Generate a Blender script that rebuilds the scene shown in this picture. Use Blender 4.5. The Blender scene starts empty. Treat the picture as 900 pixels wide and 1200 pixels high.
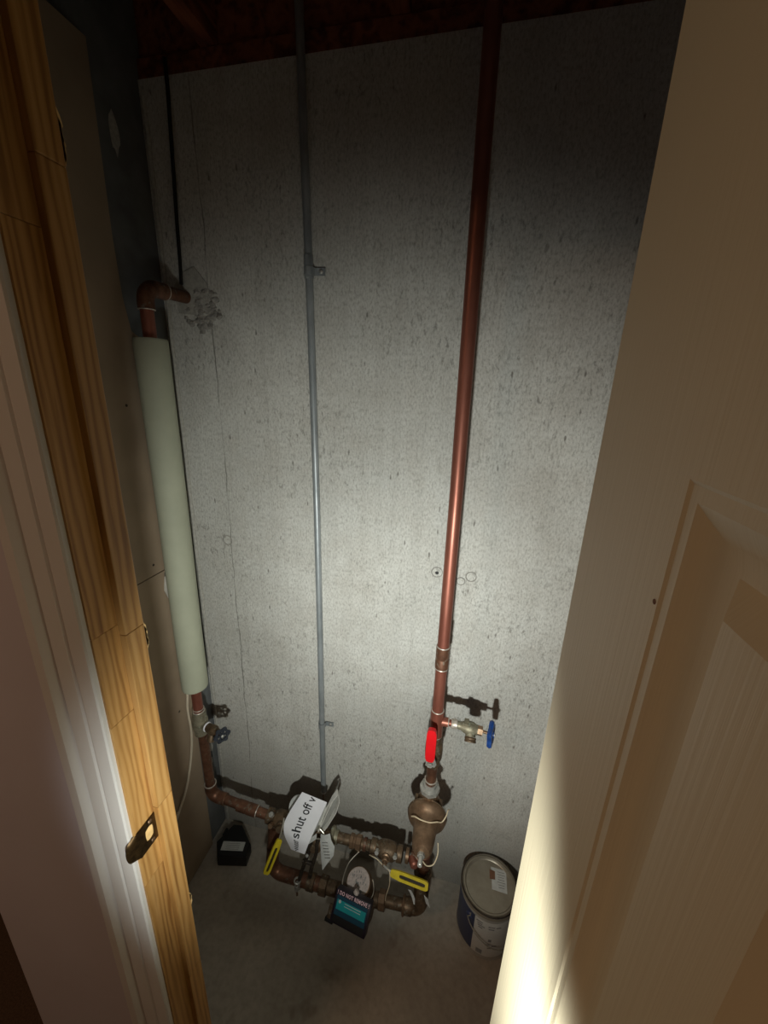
import bpy, math, random
from mathutils import Vector, Matrix
random.seed(7)
PI = math.pi
sc = bpy.context.scene
COL = sc.collection

# ------------------------------------------------------------------ camera
def make_camera():
    f, pitch, yaw, roll = 462.0, math.radians(17.1), math.radians(12.4), math.radians(1.87)
    fwd = Vector((-math.sin(yaw)*math.cos(pitch), math.cos(yaw)*math.cos(pitch), -math.sin(pitch)))
    right = Vector((math.cos(yaw), math.sin(yaw), 0)); up = right.cross(fwd)
    r2 = right*math.cos(roll) + up*math.sin(roll)
    u2 = -right*math.sin(roll) + up*math.cos(roll)
    cd = bpy.data.cameras.new('camera'); cd.sensor_fit = 'VERTICAL'; cd.sensor_height = 36.0
    cd.lens = f/1200*36; cd.clip_start = 0.01; cd.clip_end = 50
    o = bpy.data.objects.new('camera', cd); COL.objects.link(o)
    m = Matrix((r2, u2, -fwd)).transposed().to_4x4(); m.translation = Vector((0, 0, 1.6))
    o.matrix_world = m
    sc.camera = o
make_camera()

# ------------------------------------------------------------------ world, lights, exposure
w = bpy.data.worlds.new('world'); sc.world = w; w.use_nodes = True
w.node_tree.nodes['Background'].inputs[0].default_value = (0.9, 0.75, 0.6, 1)
w.node_tree.nodes['Background'].inputs[1].default_value = 0.004
sc.view_settings.view_transform = 'Standard'; sc.view_settings.look = 'None'
sc.view_settings.gamma = 1.0; sc.view_settings.use_curve_mapping = False
sc.view_settings.exposure = 0.0

def look(o, target):
    d = Vector(target) - o.location
    o.rotation_euler = d.to_track_quat('-Z', 'Y').to_euler()
def spot(name, loc, target, power, size, blend, color, radius):
    l = bpy.data.lights.new(name, 'SPOT'); l.energy = power; l.spot_size = math.radians(size)
    l.spot_blend = blend; l.color = color; l.shadow_soft_size = radius
    o = bpy.data.objects.new(name, l); COL.objects.link(o); o.location = loc; look(o, target)
# hand torch held below the camera: wide spill and a brighter core, from one place
TORCH = (-0.03, -0.03, 1.04)
spot('torch_spill', TORCH, (-0.13, 0.955, 0.97), 26, 104, 0.66, (0.97, 1.0, 0.94), 0.018)
spot('torch_core', TORCH, (-0.18, 0.955, 1.05), 16, 54, 1.0, (0.95, 1.0, 0.97), 0.018)
# warm ceiling lamp of the room, off to the left of the doorway
la = bpy.data.lights.new('room_lamp', 'AREA'); la.shape = 'DISK'; la.size = 0.5; la.energy = 7.5; la.color = (1.0, 0.61, 0.36)
lo = bpy.data.objects.new('room_lamp', la); COL.objects.link(lo); lo.location = (-1.25, -0.75, 2.3); lo.rotation_euler = (0, 0, 0)

# ------------------------------------------------------------------ materials
def hexc(r, g, b):
    f = lambda c: ((c/255+0.055)/1.055)**2.4 if c > 10 else c/255/12.92
    return (f(r), f(g), f(b), 1)
class N:
    def __init__(s, name, rough=0.5, metal=0.0, spec=None):
        s.m = bpy.data.materials.new(name); s.m.use_nodes = True
        s.t = s.m.node_tree; s.b = s.t.nodes['Principled BSDF']
        s.b.inputs['Roughness'].default_value = rough; s.b.inputs['Metallic'].default_value = metal
        if spec is not None: s.b.inputs['Specular IOR Level'].default_value = spec
        s.tc = s.t.nodes.new('ShaderNodeTexCoord').outputs['Object']
    def new(s, t, **kw):
        n = s.t.nodes.new('ShaderNode'+t)
        for k, v in kw.items(): setattr(n, k, v)
        return n
    def l(s, a, b): s.t.links.new(a, b)
    def mapping(s, scale=(1, 1, 1), loc=(0, 0, 0), rot=(0, 0, 0), src=None):
        n = s.new('Mapping'); n.inputs['Scale'].default_value = scale
        n.inputs['Location'].default_value = loc; n.inputs['Rotation'].default_value = rot
        s.l(src or s.tc, n.inputs['Vector']); return n.outputs[0]
    def noise(s, scale, vec=None, detail=4, rough=0.55, dist=0.0):
        n = s.new('TexNoise'); n.inputs['Scale'].default_value = scale; n.inputs['Detail'].default_value = detail
        n.inputs['Roughness'].default_value = rough; n.inputs['Distortion'].default_value = dist
        s.l(vec or s.tc, n.inputs['Vector']); return n.outputs['Fac']
    def voro(s, scale, vec=None):
        n = s.new('TexVoronoi'); n.inputs['Scale'].default_value = scale
        s.l(vec or s.tc, n.inputs['Vector']); return n.outputs['Distance'], n.outputs['Color']
    def ramp(s, fac, stops):
        n = s.new('ValToRGB'); e = n.color_ramp.elements
        while len(e) < len(stops): e.new(0.5)
        for el, (p, c) in zip(e, stops):
            el.position = p; el.color = c if not isinstance(c, (int, float)) else (c, c, c, 1)
        s.l(fac, n.inputs[0]); return n.outputs[0]
    def mix(s, fac, a, b, mode='MIX'):
        n = s.new('MixRGB', blend_type=mode)
        for i, v in ((0, fac), (1, a), (2, b)):
            if isinstance(v, (int, float)): n.inputs[i].default_value = v if i == 0 else (v, v, v, 1)
            elif isinstance(v, tuple): n.inputs[i].default_value = v
            else: s.l(v, n.inputs[i])
        return n.outputs[0]
    def math(s, op, a, b=None, c=None):
        n = s.new('Math', operation=op)
        for i, v in enumerate((a, b, c)):
            if v is None: continue
            if isinstance(v, (int, float)): n.inputs[i].default_value = v
            else: s.l(v, n.inputs[i])
        return n.outputs[0]
    def color(s, c):
        if isinstance(c, tuple): s.b.inputs['Base Color'].default_value = c
        else: s.l(c, s.b.inputs['Base Color'])
        return s
    def rough(s, r): s.l(r, s.b.inputs['Roughness']); return s
    def bump(s, h, strength=0.3, dist=0.002):
        n = s.new('Bump'); n.inputs['Strength'].default_value = strength; n.inputs['Distance'].default_value = dist
        s.l(h, n.inputs['Height']); s.l(n.outputs[0], s.b.inputs['Normal']); return s

def plain(name, c, rough=0.5, metal=0.0, var=0.18, scale=60, bump=0.0, spec=None):
    n = N(name, rough, metal, spec)
    f = n.noise(scale)
    d = tuple(x*(1-var) for x in c[:3])+(1,); e = tuple(min(1, x*(1+var)) for x in c[:3])+(1,)
    n.color(n.ramp(f, [(0.3, d), (0.7, e)]))
    if bump: n.bump(f, bump, 0.001)
    return n.m

def concrete_wall():
    n = N('cast_concrete', 0.9, 0, 0.25)
    big = n.noise(2.0, detail=6); mid = n.noise(9, detail=6, rough=0.7)
    base = n.mix(n.ramp(big, [(0.35, 0), (0.65, 1)]), hexc(190, 190, 184), hexc(208, 207, 200))
    base = n.mix(n.ramp(mid, [(0.42, 0.0), (0.66, 0.6)]), base, hexc(180, 176, 167))
    # faint vertical board marks
    st = n.noise(1.0, n.mapping((46, 1, 1.3)), detail=5, rough=0.6)
    base = n.mix(n.ramp(st, [(0.42, 0.0), (0.75, 0.35)]), base, hexc(166, 164, 157))
    # dense fine pitting, gathered in ragged patches
    patch = n.ramp(n.noise(3.4, n.mapping(loc=(2, 0, 5)), detail=7, rough=0.7), [(0.46, 0), (0.60, 1)])
    fine = n.noise(230, n.mapping((1, 1, 0.5)), detail=3, rough=0.7)
    mid_sp = n.noise(75, n.mapping((1.3, 1, 0.55)), detail=5, rough=0.75)
    p1 = n.math('MULTIPLY', n.ramp(mid_sp, [(0.54, 0), (0.62, 1)]), n.math('ADD', n.math('MULTIPLY', patch, 0.8), 0.2))
    # a few longer vertical nicks and bug holes
    d2, c2 = n.voro(19, n.mapping((2.4, 1, 0.8), (3.1, 0, 1.7)))
    sep = n.new('SeparateColor'); n.l(c2, sep.inputs[0])
    ragged = n.math('ADD', d2, n.math('MULTIPLY', n.math('SUBTRACT', n.noise(120, detail=3), 0.5), 0.16))
    p2 = n.math('MULTIPLY', n.ramp(ragged, [(0.06, 1), (0.13, 0)]), n.math('GREATER_THAN', sep.outputs[0], 0.62))
    base = n.mix(n.ramp(fine, [(0.48, 0.0), (0.66, 0.6)]), base, hexc(138, 135, 127))
    base = n.mix(n.ramp(fine, [(0.30, 0.4), (0.44, 0.0)]), base, hexc(224, 223, 216))
    base = n.mix(n.math('MULTIPLY', p1, 0.62), base, hexc(108, 104, 97))
    base = n.mix(n.math('MULTIPLY', p2, 0.65), base, hexc(88, 82, 75))
    # uneven darker band towards the floor
    sep2 = n.new('SeparateXYZ'); n.l(n.tc, sep2.inputs[0])
    zz = n.math('ADD', sep2.outputs[2], n.math('MULTIPLY', n.noise(3.5, detail=4), 0.5))
    base = n.mix(n.ramp(zz, [(0.30, 0.7), (0.80, 0.0)]), base, hexc(150, 146, 136))
    # formwork seam (hairline) left of the conduit
    sx = n.math('ADD', sep2.outputs[0], n.math('MULTIPLY', n.math('SUBTRACT', n.noise(4, detail=5), 0.5), 0.03))
    sd = n.math('ABSOLUTE', n.math('SUBTRACT', sx, -0.667))
    seam = n.ramp(n.math('DIVIDE', sd, 0.006), [(0.10, 1), (0.42, 0)])
    brk = n.ramp(n.noise(5, n.mapping((0, 0, 1)), detail=4), [(0.40, 0.05), (0.56, 0.75)])
    n.color(n.mix(n.math('MULTIPLY', seam, brk), base, hexc(88, 85, 78)))
    h = n.math('SUBTRACT', n.math('MULTIPLY', fine, 0.4), n.math('ADD', n.math('ADD', n.math('MULTIPLY', p1, 0.6), n.math('MULTIPLY', p2, 1.2)), n.math('MULTIPLY', seam, brk)))
    n.bump(h, 0.4, 0.002)
    return n.m
def floor_concrete():
    n = N('floor_concrete', 0.75, 0, 0.3)
    a = n.noise(5, detail=6, rough=0.6); b = n.noise(60, detail=4)
    c = n.mix(n.ramp(a, [(0.3, 0), (0.7, 1)]), hexc(164, 156, 144), hexc(192, 184, 170))
    s = n.noise(9, n.mapping(loc=(4, 2, 0)), detail=3)
    c = n.mix(n.ramp(s, [(0.62, 0), (0.72, 0.6)]), c, hexc(122, 104, 84))
    n.color(n.mix(n.ramp(b, [(0.4, 0), (0.7, 0.3)]), c, hexc(128, 118, 104)))
    n.bump(b, 0.2, 0.002); return n.m
def wood(name, dark, mid, light, rough=0.45, axis='z', scale=1.0):
    n = N(name, rough)
    oi = n.new('ObjectInfo').outputs['Random']
    off = n.new('VectorMath', operation='ADD'); n.l(n.tc, off.inputs[0])
    cx = n.new('CombineXYZ')
    for i in range(3): n.l(n.math('MULTIPLY', oi, (3.1, 5.7, 7.3)[i]), cx.inputs[i])
    n.l(cx.outputs[0], off.inputs[1])
    sq = {'z': (1, 1, 0.09), 'y': (1, 0.09, 1), 'x': (0.09, 1, 1)}[axis]
    v = n.mapping(tuple(x*scale for x in sq), src=off.outputs[0])
    g = n.noise(32, v, detail=6, rough=0.6, dist=0.7)
    rings = n.new('TexWave', wave_type='BANDS', bands_direction='Y'); n.l(v, rings.inputs['Vector'])
    rings.inputs['Scale'].default_value = 30; rings.inputs['Distortion'].default_value = 8; rings.inputs['Detail'].default_value = 3
    rings.inputs['Detail Scale'].default_value = 1.2
    f = n.math('ADD', n.math('MULTIPLY', g, 0.7), n.math('MULTIPLY', rings.outputs['Fac'], 0.3))
    c = n.ramp(f, [(0.22, dark), (0.45, mid), (0.75, light)])
    pores = n.noise(180, n.mapping((1, 1, 0.05) if axis == 'z' else (1, 0.05, 1), src=off.outputs[0]), detail=2)
    c = n.mix(n.ramp(pores, [(0.58, 0), (0.72, 0.35)]), c, dark)
    hs = n.new('HueSaturation'); n.l(c, hs.inputs['Color']); n.l(n.math('ADD', n.math('MULTIPLY', oi, 0.16), 0.92), hs.inputs['Value'])
    n.color(hs.outputs[0]); n.bump(f, 0.12, 0.001); return n.m
def painted(name, c, rough=0.5, grain=False, bump=0.1):
    n = N(name, rough, 0, 0.4)
    v = n.mapping((1, 260, 3.0)) if grain else n.mapping((1, 1, 1))
    g = n.noise(1.0 if grain else 140, v, detail=3)
    big = n.noise(3, detail=3)
    d = tuple(x*0.93 for x in c[:3])+(1,)
    n.color(n.mix(n.ramp(big, [(0.3, 0), (0.7, 1)]), d, c)); n.bump(g, bump, 0.0012); return n.m
def metal(name, c1, c2, rough=0.4, met=0.9, scale=25, stretch=(1, 1, 1), bump=0.0, spots=None):
    n = N(name, rough, met)
    f = n.noise(scale, n.mapping(stretch), detail=5, rough=0.65)
    c = n.ramp(f, [(0.3, c1), (0.68, c2)])
    if spots:
        g = n.noise(scale*2.3, n.mapping(loc=(1, 5, 2)), detail=4)
        msk = n.ramp(g, [(0.58, 0), (0.7, 0.85)])
        c = n.mix(msk, c, spots)
        n.l(n.math('MULTIPLY', n.math('SUBTRACT', 1.0, msk), met), n.b.inputs['Metallic'])
    n.color(c); n.rough(n.ramp(f, [(0.2, rough*1.3), (0.8, rough*0.8)]))
    if bump: n.bump(f, bump, 0.001)
    return n.m

M = {}
M['concrete'] = concrete_wall()
M['coating'] = plain('blue_grey_wall_coating', hexc(104, 107, 108), 0.8, 0, 0.2, 16, 0.2)
M['mortar'] = plain('broken_mortar', hexc(150, 147, 140), 0.95, 0, 0.35, 45, 0.6)
M['grout'] = plain('pale_grout', hexc(168, 166, 158), 0.9, 0, 0.2, 120, 0.3)
M['floor'] = floor_concrete()
M['carpet'] = plain('brown_carpet', hexc(84, 66, 50), 1.0, 0, 0.35, 260, 0.8)
M['drywall_paper'] = plain('grey_brown_board_paper', hexc(152, 134, 112), 0.85, 0, 0.1, 9)
M['gypsum'] = plain('torn_gypsum', hexc(205, 200, 190), 0.95, 0, 0.12, 80, 0.5)
M['wallpaint'] = painted('pinkish_wall_paint', hexc(206, 202, 212), 0.7, bump=0.25)
M['trimpaint'] = painted('white_trim_paint', hexc(218, 217, 215), 0.35, bump=0.04)
M['doorpaint'] = painted('cream_door_paint', hexc(224, 213, 184), 0.45, grain=True, bump=0.24)
M['ceilpaint'] = painted('white_ceiling_paint', hexc(215, 210, 200), 0.9)
M['oak'] = wood('oak_jamb', hexc(132, 90, 46), hexc(176, 132, 74), hexc(194, 152, 94))
M['joist'] = wood('red_brown_joist', hexc(70, 34, 20), hexc(118, 62, 38), hexc(150, 88, 56), 0.8, 'y')
M['splinter'] = plain('raw_splinter', hexc(226, 190, 130), 0.8, 0, 0.2, 60)
M['copper'] = metal('copper_pipe', hexc(118, 66, 52), hexc(166, 106, 88), 0.42, 0.55, 14, (1, 1, 0.25))
M['copper_old'] = metal('tarnished_copper', hexc(86, 58, 44), hexc(136, 96, 74), 0.46, 0.6, 30, spots=hexc(120, 112, 96))
M['solder'] = metal('solder_ring', hexc(170, 160, 148), hexc(225, 218, 205), 0.4, 0.5, 80)
M['bronze'] = metal('dull_bronze', hexc(104, 82, 62), hexc(156, 128, 102), 0.42, 0.65, 40, bump=0.15)
M['bronze_dark'] = metal('dark_bronze', hexc(76, 62, 48), hexc(128, 106, 82), 0.5, 0.6, 50, bump=0.3, spots=hexc(130, 128, 112))
M['patina'] = metal('greenish_brass', hexc(112, 106, 88), hexc(158, 152, 130), 0.5, 0.5, 60, bump=0.3, spots=hexc(150, 165, 150))
M['galv'] = metal('galvanised_steel', hexc(150, 150, 144), hexc(208, 207, 200), 0.45, 0.6, 50, bump=0.2)
M['emt'] = metal('grey_conduit_steel', hexc(128, 134, 136), hexc(168, 174, 176), 0.40, 0.35, 35, (1, 1, 0.3))
M['iron'] = metal('dark_iron', hexc(48, 42, 38), hexc(88, 78, 68), 0.55, 0.7, 60, bump=0.3)
M['brass_plate'] = metal('browned_brass_plate', hexc(48, 36, 24), hexc(100, 80, 52), 0.35, 0.85, 120)
M['insul'] = plain('pale_green_sleeve', hexc(170, 173, 152), 0.75, 0, 0.07, 14, 0.15)
M['red'] = plain('red_vinyl', hexc(214, 22, 30), 0.4, 0, 0.05, 40)
M['yellow'] = plain('yellow_vinyl', hexc(200, 180, 34), 0.45, 0, 0.12, 60)
M['yellow_dark'] = plain('grimy_yellow_slot', hexc(40, 32, 12), 0.6, 0, 0.3, 80)
M['blue'] = plain('blue_enamel', hexc(28, 66, 132), 0.4, 0, 0.2, 90)
M['navy_wheel'] = plain('dark_navy_enamel', hexc(46, 50, 58), 0.45, 0, 0.3, 90)
M['black'] = plain('black_plastic', hexc(20, 19, 19), 0.5, 0, 0.15, 60)
M['black_violet'] = plain('dark_violet_plastic', hexc(30, 20, 34), 0.45, 0, 0.15, 60)
M['paper'] = plain('white_paper', hexc(222, 222, 226), 0.8, 0, 0.03, 30)
M['ink'] = plain('black_ink', hexc(28, 28, 30), 0.8, 0, 0.02, 30)
M['greyink'] = plain('grey_print', hexc(128, 128, 126), 0.8, 0, 0.1, 60)
M['card'] = plain('grubby_white_card', hexc(196, 198, 194), 0.6, 0, 0.1, 80)
M['web'] = plain('clouded_web', hexc(140, 140, 134), 0.4, 0, 0.15, 60)
M['plasticbag'] = plain('milky_plastic', hexc(222, 220, 212), 0.35, 0, 0.12, 60)
M['teal'] = plain('teal_label', hexc(22, 150, 154), 0.45, 0, 0.08, 30)
M['teal_dark'] = plain('dark_teal_label', hexc(14, 64, 84), 0.45, 0, 0.08, 30)
M['pinkprint'] = plain('pale_pink_print', hexc(240, 200, 205), 0.6, 0, 0.03, 30)
M['register'] = plain('pale_register_face', hexc(186, 172, 164), 0.5, 0, 0.2, 140)
M['navy'] = plain('navy_paint_label', hexc(56, 64, 92), 0.4, 0, 0.08, 20)
M['canwhite'] = plain('grey_white_label', hexc(204, 203, 196), 0.45, 0, 0.05, 20)
M['tin'] = metal('tin_plate', hexc(150, 146, 136), hexc(186, 182, 170), 0.32, 0.85, 20)
M['tinlid'] = metal('tin_lid', hexc(150, 142, 126), hexc(172, 164, 148), 0.4, 0.55, 20)
M['canplastic'] = plain('pale_grey_plastic', hexc(168, 164, 154), 0.5, 0, 0.06, 30)
M['wire'] = metal('steel_wire', hexc(170, 165, 150), hexc(215, 210, 195), 0.35, 0.8, 60)
M['seal'] = plain('pale_seal_wire', hexc(206, 190, 160), 0.5, 0, 0.1, 90)
M['cable_white'] = plain('off_white_cable', hexc(196, 184, 162), 0.5, 0, 0.06, 30)
M['cable_black'] = plain('black_cable', hexc(16, 14, 13), 0.6, 0, 0.1, 30)
M['rust'] = plain('brown_stain', hexc(120, 84, 62), 0.8, 0, 0.2, 60)

# ------------------------------------------------------------------ mesh helpers
def frame(axis):
    a = Vector(axis).normalized()
    t = Vector((0, 0, 1)) if abs(a.z) < 0.9 else Vector((1, 0, 0))
    u = t.cross(a).normalized(); v = a.cross(u)
    return u, v, a
class MB:
    def __init__(s): s.v = []; s.f = []
    def add(s, vs, fs):
        b = len(s.v); s.v += [Vector(x) for x in vs]; s.f += [tuple(i+b for i in f) for f in fs]; return s
    def box(s, lo, hi, bev=0.0):
        x0, y0, z0 = lo; x1, y1, z1 = hi
        if bev <= 0:
            vs = [(x, y, z) for z in (z0, z1) for y in (y0, y1) for x in (x0, x1)]
            return s.add(vs, [(0, 2, 3, 1), (4, 5, 7, 6), (0, 1, 5, 4), (2, 6, 7, 3), (0, 4, 6, 2), (1, 3, 7, 5)])
        import bmesh
        bm = bmesh.new()
        bmesh.ops.create_cube(bm, size=1)
        for v in bm.verts:
            v.co = Vector(((x0+x1)/2+v.co.x*(x1-x0), (y0+y1)/2+v.co.y*(y1-y0), (z0+z1)/2+v.co.z*(z1-z0)))
        bmesh.ops.bevel(bm, geom=bm.edges[:], offset=bev, segments=2, affect='EDGES', profile=0.6)
        bm.verts.index_update()
        s.add([v.co.copy() for v in bm.verts], [[v.index for v in f.verts] for f in bm.faces]); bm.free(); return s
    def obox(s, c, ax, ay, az, bev=0.0):   # oriented box: full-length axis vectors
        t = MB().box((-.5, -.5, -.5), (.5, .5, .5)) if not bev else None
        ax, ay, az, c = map(Vector, (ax, ay, az, c))
        if bev:
            L = (ax.length, ay.length, az.length)
            t = MB().box(tuple(-l/2 for l in L), tuple(l/2 for l in L), bev)
            e = (ax/L[0], ay/L[1], az/L[2])
        else: e = (ax, ay, az)
        return s.add([c+e[0]*p.x+e[1]*p.y+e[2]*p.z for p in t.v], t.f)
    def lathe(s, base, axis, prof, n=24, cap=True):   # prof: (distance along axis, radius)
        u, v, a = frame(axis); base = Vector(base); vs = []; fs = []
        for d, r in prof:
            for k in range(n):
                t = 2*PI*k/n; vs.append(base+a*d+(u*math.cos(t)+v*math.sin(t))*r)
        m = len(prof)
        for i in range(m-1):
            for k in range(n):
                k2 = (k+1) % n; fs.append((i*n+k, i*n+k2, (i+1)*n+k2, (i+1)*n+k))
        if cap: fs.append(tuple(range(n-1, -1, -1))); fs.append(tuple((m-1)*n+k for k in range(n)))
        return s.add(vs, fs)
    def cyl(s, p, q, r, n=20, bev=0.0):
        p, q = Vector(p), Vector(q); L = (q-p).length
        pr = [(0, r), (L, r)] if not bev else [(0, r-bev), (bev, r), (L-bev, r), (L, r-bev)]
        return s.lathe(p, q-p, pr, n)
    def hexnut(s, p, q, r): return s.cyl(p, q, r, 6)
    def tube(s, pts, r, n=14, closed=False, rs=None):
        pts = [Vector(p) for p in pts]; m = len(pts); vs = []; fs = []
        T = [(pts[(i+1) % m if closed else min(i+1, m-1)]-pts[(i-1) % m if closed else max(i-1, 0)]).normalized() for i in range(m)]
        u = frame(T[0])[0]
        for i in range(m):
            u = (u-T[i]*u.dot(T[i])).normalized(); v = T[i].cross(u); rr = rs[i] if rs else r
            for k in range(n):
                t = 2*PI*k/n; vs.append(pts[i]+(u*math.cos(t)+v*math.sin(t))*rr)
        for i in range(m if closed else m-1):
            for k in range(n):
                k2 = (k+1) % n; j = (i+1) % m; fs.append((i*n+k, i*n+k2, j*n+k2, j*n+k))
        if not closed: fs.append(tuple(range(n-1, -1, -1))); fs.append(tuple((m-1)*n+k for k in range(n)))
        return s.add(vs, fs)
    def torus(s, c, axis, R, r, n=32, k=8):
        u, v, a = frame(axis); c = Vector(c)
        return s.tube([c+(u*math.cos(2*PI*i/n)+v*math.sin(2*PI*i/n))*R for i in range(n)], r, k, True)
    def prism(s, pts, vec):      # polygon extruded along vec
        n = len(pts); vec = Vector(vec); P = [Vector(p) for p in pts]
        return s.add(P+[p+vec for p in P], [tuple(range(n-1, -1, -1)), tuple(range(n, 2*n))]+[(i, (i+1) % n, n+(i+1) % n, n+i) for i in range(n)])
    def sheet(s, rows, th):      # grid of points given thickness
        R = len(rows); Cn = len(rows[0]); P = [[Vector(p) for p in r] for r in rows]; nm = []
        for i in range(R):
            for j in range(Cn):
                du = P[min(i+1, R-1)][j]-P[max(i-1, 0)][j]; dv = P[i][min(j+1, Cn-1)]-P[i][max(j-1, 0)]
                nm.append(du.cross(dv).normalized())
        A = [P[i][j] for i in range(R) for j in range(Cn)]; B = [a-n_*th for a, n_ in zip(A, nm)]; o = len(A)
        fs = []
        for i in range(R-1):
            for j in range(Cn-1):
                a, b, c, d = i*Cn+j, i*Cn+j+1, (i+1)*Cn+j+1, (i+1)*Cn+j
                fs.append((a, d, c, b)); fs.append((o+a, o+b, o+c, o+d))
        per = [j for j in range(Cn)]+[i*Cn+Cn-1 for i in range(1, R)]+[(R-1)*Cn+j for j in range(Cn-2, -1, -1)]+[i*Cn for i in range(R-2, 0, -1)]
        for k in range(len(per)):
            a, b = per[k], per[(k+1) % len(per)]; fs.append((a, b, o+b, o+a))
        return s.add(A+B, fs)
ORIG = {}
def obj(name, mb, mat, parent=None, origin=None, smooth=35, kind=None, label=None):
    if parent is not None: O = ORIG[parent.name]
    elif origin is not None: O = Vector(origin)
    else:
        xs = [v.x for v in mb.v]; ys = [v.y for v in mb.v]; zs = [v.z for v in mb.v]
        O = Vector(((min(xs)+max(xs))/2, (min(ys)+max(ys))/2, min(zs)))
    me = bpy.data.meshes.new(name); me.from_pydata([v-O for v in mb.v], [], mb.f)
    me.materials.append(M[mat]); 
    import bmesh
    bm = bmesh.new(); bm.from_mesh(me); bmesh.ops.recalc_face_normals(bm, faces=bm.faces[:]); bm.to_mesh(me); bm.free()
    me.update()
    if smooth:
        me.shade_smooth(); me.set_sharp_from_angle(angle=math.radians(smooth))
    o = bpy.data.objects.new(name, me); COL.objects.link(o)
    if parent is not None: o.parent = parent
    else: o.location = O
    ORIG[o.name] = O
    if kind: o['kind'] = kind
    if label: o['label'] = label
    return o
def tag(o, label, cat, group=None):
    o['label'] = label; o['category'] = cat
    if group: o['group'] = group
    return o
def thing(name, label, cat, loc, group=None):
    o = bpy.data.objects.new(name, None); COL.objects.link(o); o.location = loc; o.empty_display_size = 0.03
    ORIG[o.name] = Vector(loc); return tag(o, label, cat, group)
def arc(c, p, q, n=8):      # quarter-turn points from p to q about centre c
    c, p, q = map(Vector, (c, p, q)); a, b = p-c, q-c
    return [c+a*math.cos(PI/2*i/n)+b*math.sin(PI/2*i/n) for i in range(n+1)]
def smooth_path(P, n=5):
    P = [Vector(p) for p in P]; out = []
    for i in range(len(P)-1):
        p0, p1, p2, p3 = P[max(i-1, 0)], P[i], P[i+1], P[min(i+2, len(P)-1)]
        for k in range(n):
            u = k/n; out.append(0.5*((2*p1)+(p2-p0)*u+(2*p0-5*p1+4*p2-p3)*u*u+(3*p1-p0-3*p2+p3)*u**3))
    return out+[P[-1]]
def text_mesh(body, size, place, bold=0.0, spacing=1.0):
    """flat lettering; place(x, y) -> (point, normal) on the carrying surface"""
    cu = bpy.data.curves.new('lettering', 'FONT'); cu.body = body; cu.size = size; cu.align_x = 'LEFT'; cu.resolution_u = 4; cu.space_character = spacing; cu.offset = bold
    to = bpy.data.objects.new('lettering', cu); COL.objects.link(to)
    dg = bpy.context.evaluated_depsgraph_get(); me = bpy.data.meshes.new_from_object(to.evaluated_get(dg))
    mb = MB(); mb.add([place(v.co.x, v.co.y) for v in me.vertices], [tuple(p.vertices) for p in me.polygons])
    bpy.data.objects.remove(to); bpy.data.curves.remove(cu); bpy.data.meshes.remove(me)
    return mb

# ------------------------------------------------------------------ the setting
D = 0.955          # face of the foundation wall
ZC = 2.237         # top of the foundation wall
XL, XR = -0.797, 0.95
back = obj('wall_back', MB().box((XL-0.02, D, -0.05), (XR+0.05, D+0.2, ZC)), 'concrete', origin=(0, D, 0), smooth=0, kind='structure')
for (x, z, r) in ((-0.062, 1.148, 0.014), (0.001, 1.131, 0.0105), (0.026, 1.147, 0.013), (-0.677, 1.166, 0.014)):
    obj('tie_ring', MB().torus((x, D-0.0002, z), (0, 1, 0), r, 0.0014, 24, 6), 'mortar', back)
obj('tie_hole', MB().lathe((-0.062, D-0.0012, 1.146), (0, 1, 0), [(0, 0.0042), (0.0011, 0.0048)], 12), 'cable_black', back)
for (x, z, w, h) in ((0.195, 0.277, 0.035, 0.016),):
    m = MB(); ring = []
    for k in range(18):
        t = 2*PI*k/18; q = random.uniform(0.7, 1.15); ring.append((x+w*q*math.cos(t), D-0.0012, z+h*q*math.sin(t)))
    obj('efflorescence', m.prism(ring, (0, 0.0012, 0)), 'grout', back)
# broken mortar around the pipe hole
def rock(mb, c, r, sq=(1, 1, 1)):
    n, k = 8, 5; c = Vector(c); vs = []; fs = []
    for i in range(k+1):
        for j in range(n):
            a = PI*i/k; b = 2*PI*j/n; q = r*random.uniform(0.72, 1.2)
            vs.append(c+Vector((math.sin(a)*math.cos(b)*q*sq[0], math.cos(a)*q*sq[1], math.sin(a)*math.sin(b)*q*sq[2])))
    for i in range(k):
        for j in range(n): fs.append((i*n+j, i*n+(j+1) % n, (i+1)*n+(j+1) % n, (i+1)*n+j))
    mb.add(vs, fs)
m = MB()
for i in range(90):
    t = random.uniform(0, 2*PI); q = random.random()**0.6
    x = -0.70+0.052*q*math.cos(t)+0.01; z = 1.785+0.05*q*math.sin(t)+random.uniform(-0.012, 0.006)
    if abs(x+0.728) < 0.02 and abs(z-1.80) < 0.02: continue
    rock(m, (x, D, z), random.uniform(0.004, 0.011), (1.1, 0.5, 0.9))
for i in range(26):
    rock(m, (-0.672+random.gauss(0, 0.012), D, 1.768+random.gauss(0, 0.01)), random.uniform(0.003, 0.008), (1, 0.6, 1))
obj('mortar_patch', m, 'mortar', back, kind='stuff')
m = MB(); pts = [(-0.735, D-0.003, 1.86), (-0.70, D-0.003, 1.872), (-0.668, D-0.003, 1.835), (-0.66, D-0.003, 1.79), (-0.70, D-0.003, 1.765), (-0.755, D-0.003, 1.77), (-0.762, D-0.003, 1.83)]
obj('mortar_skim', m.prism(pts, (0, 0.003, 0)), 'grout', back)

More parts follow.
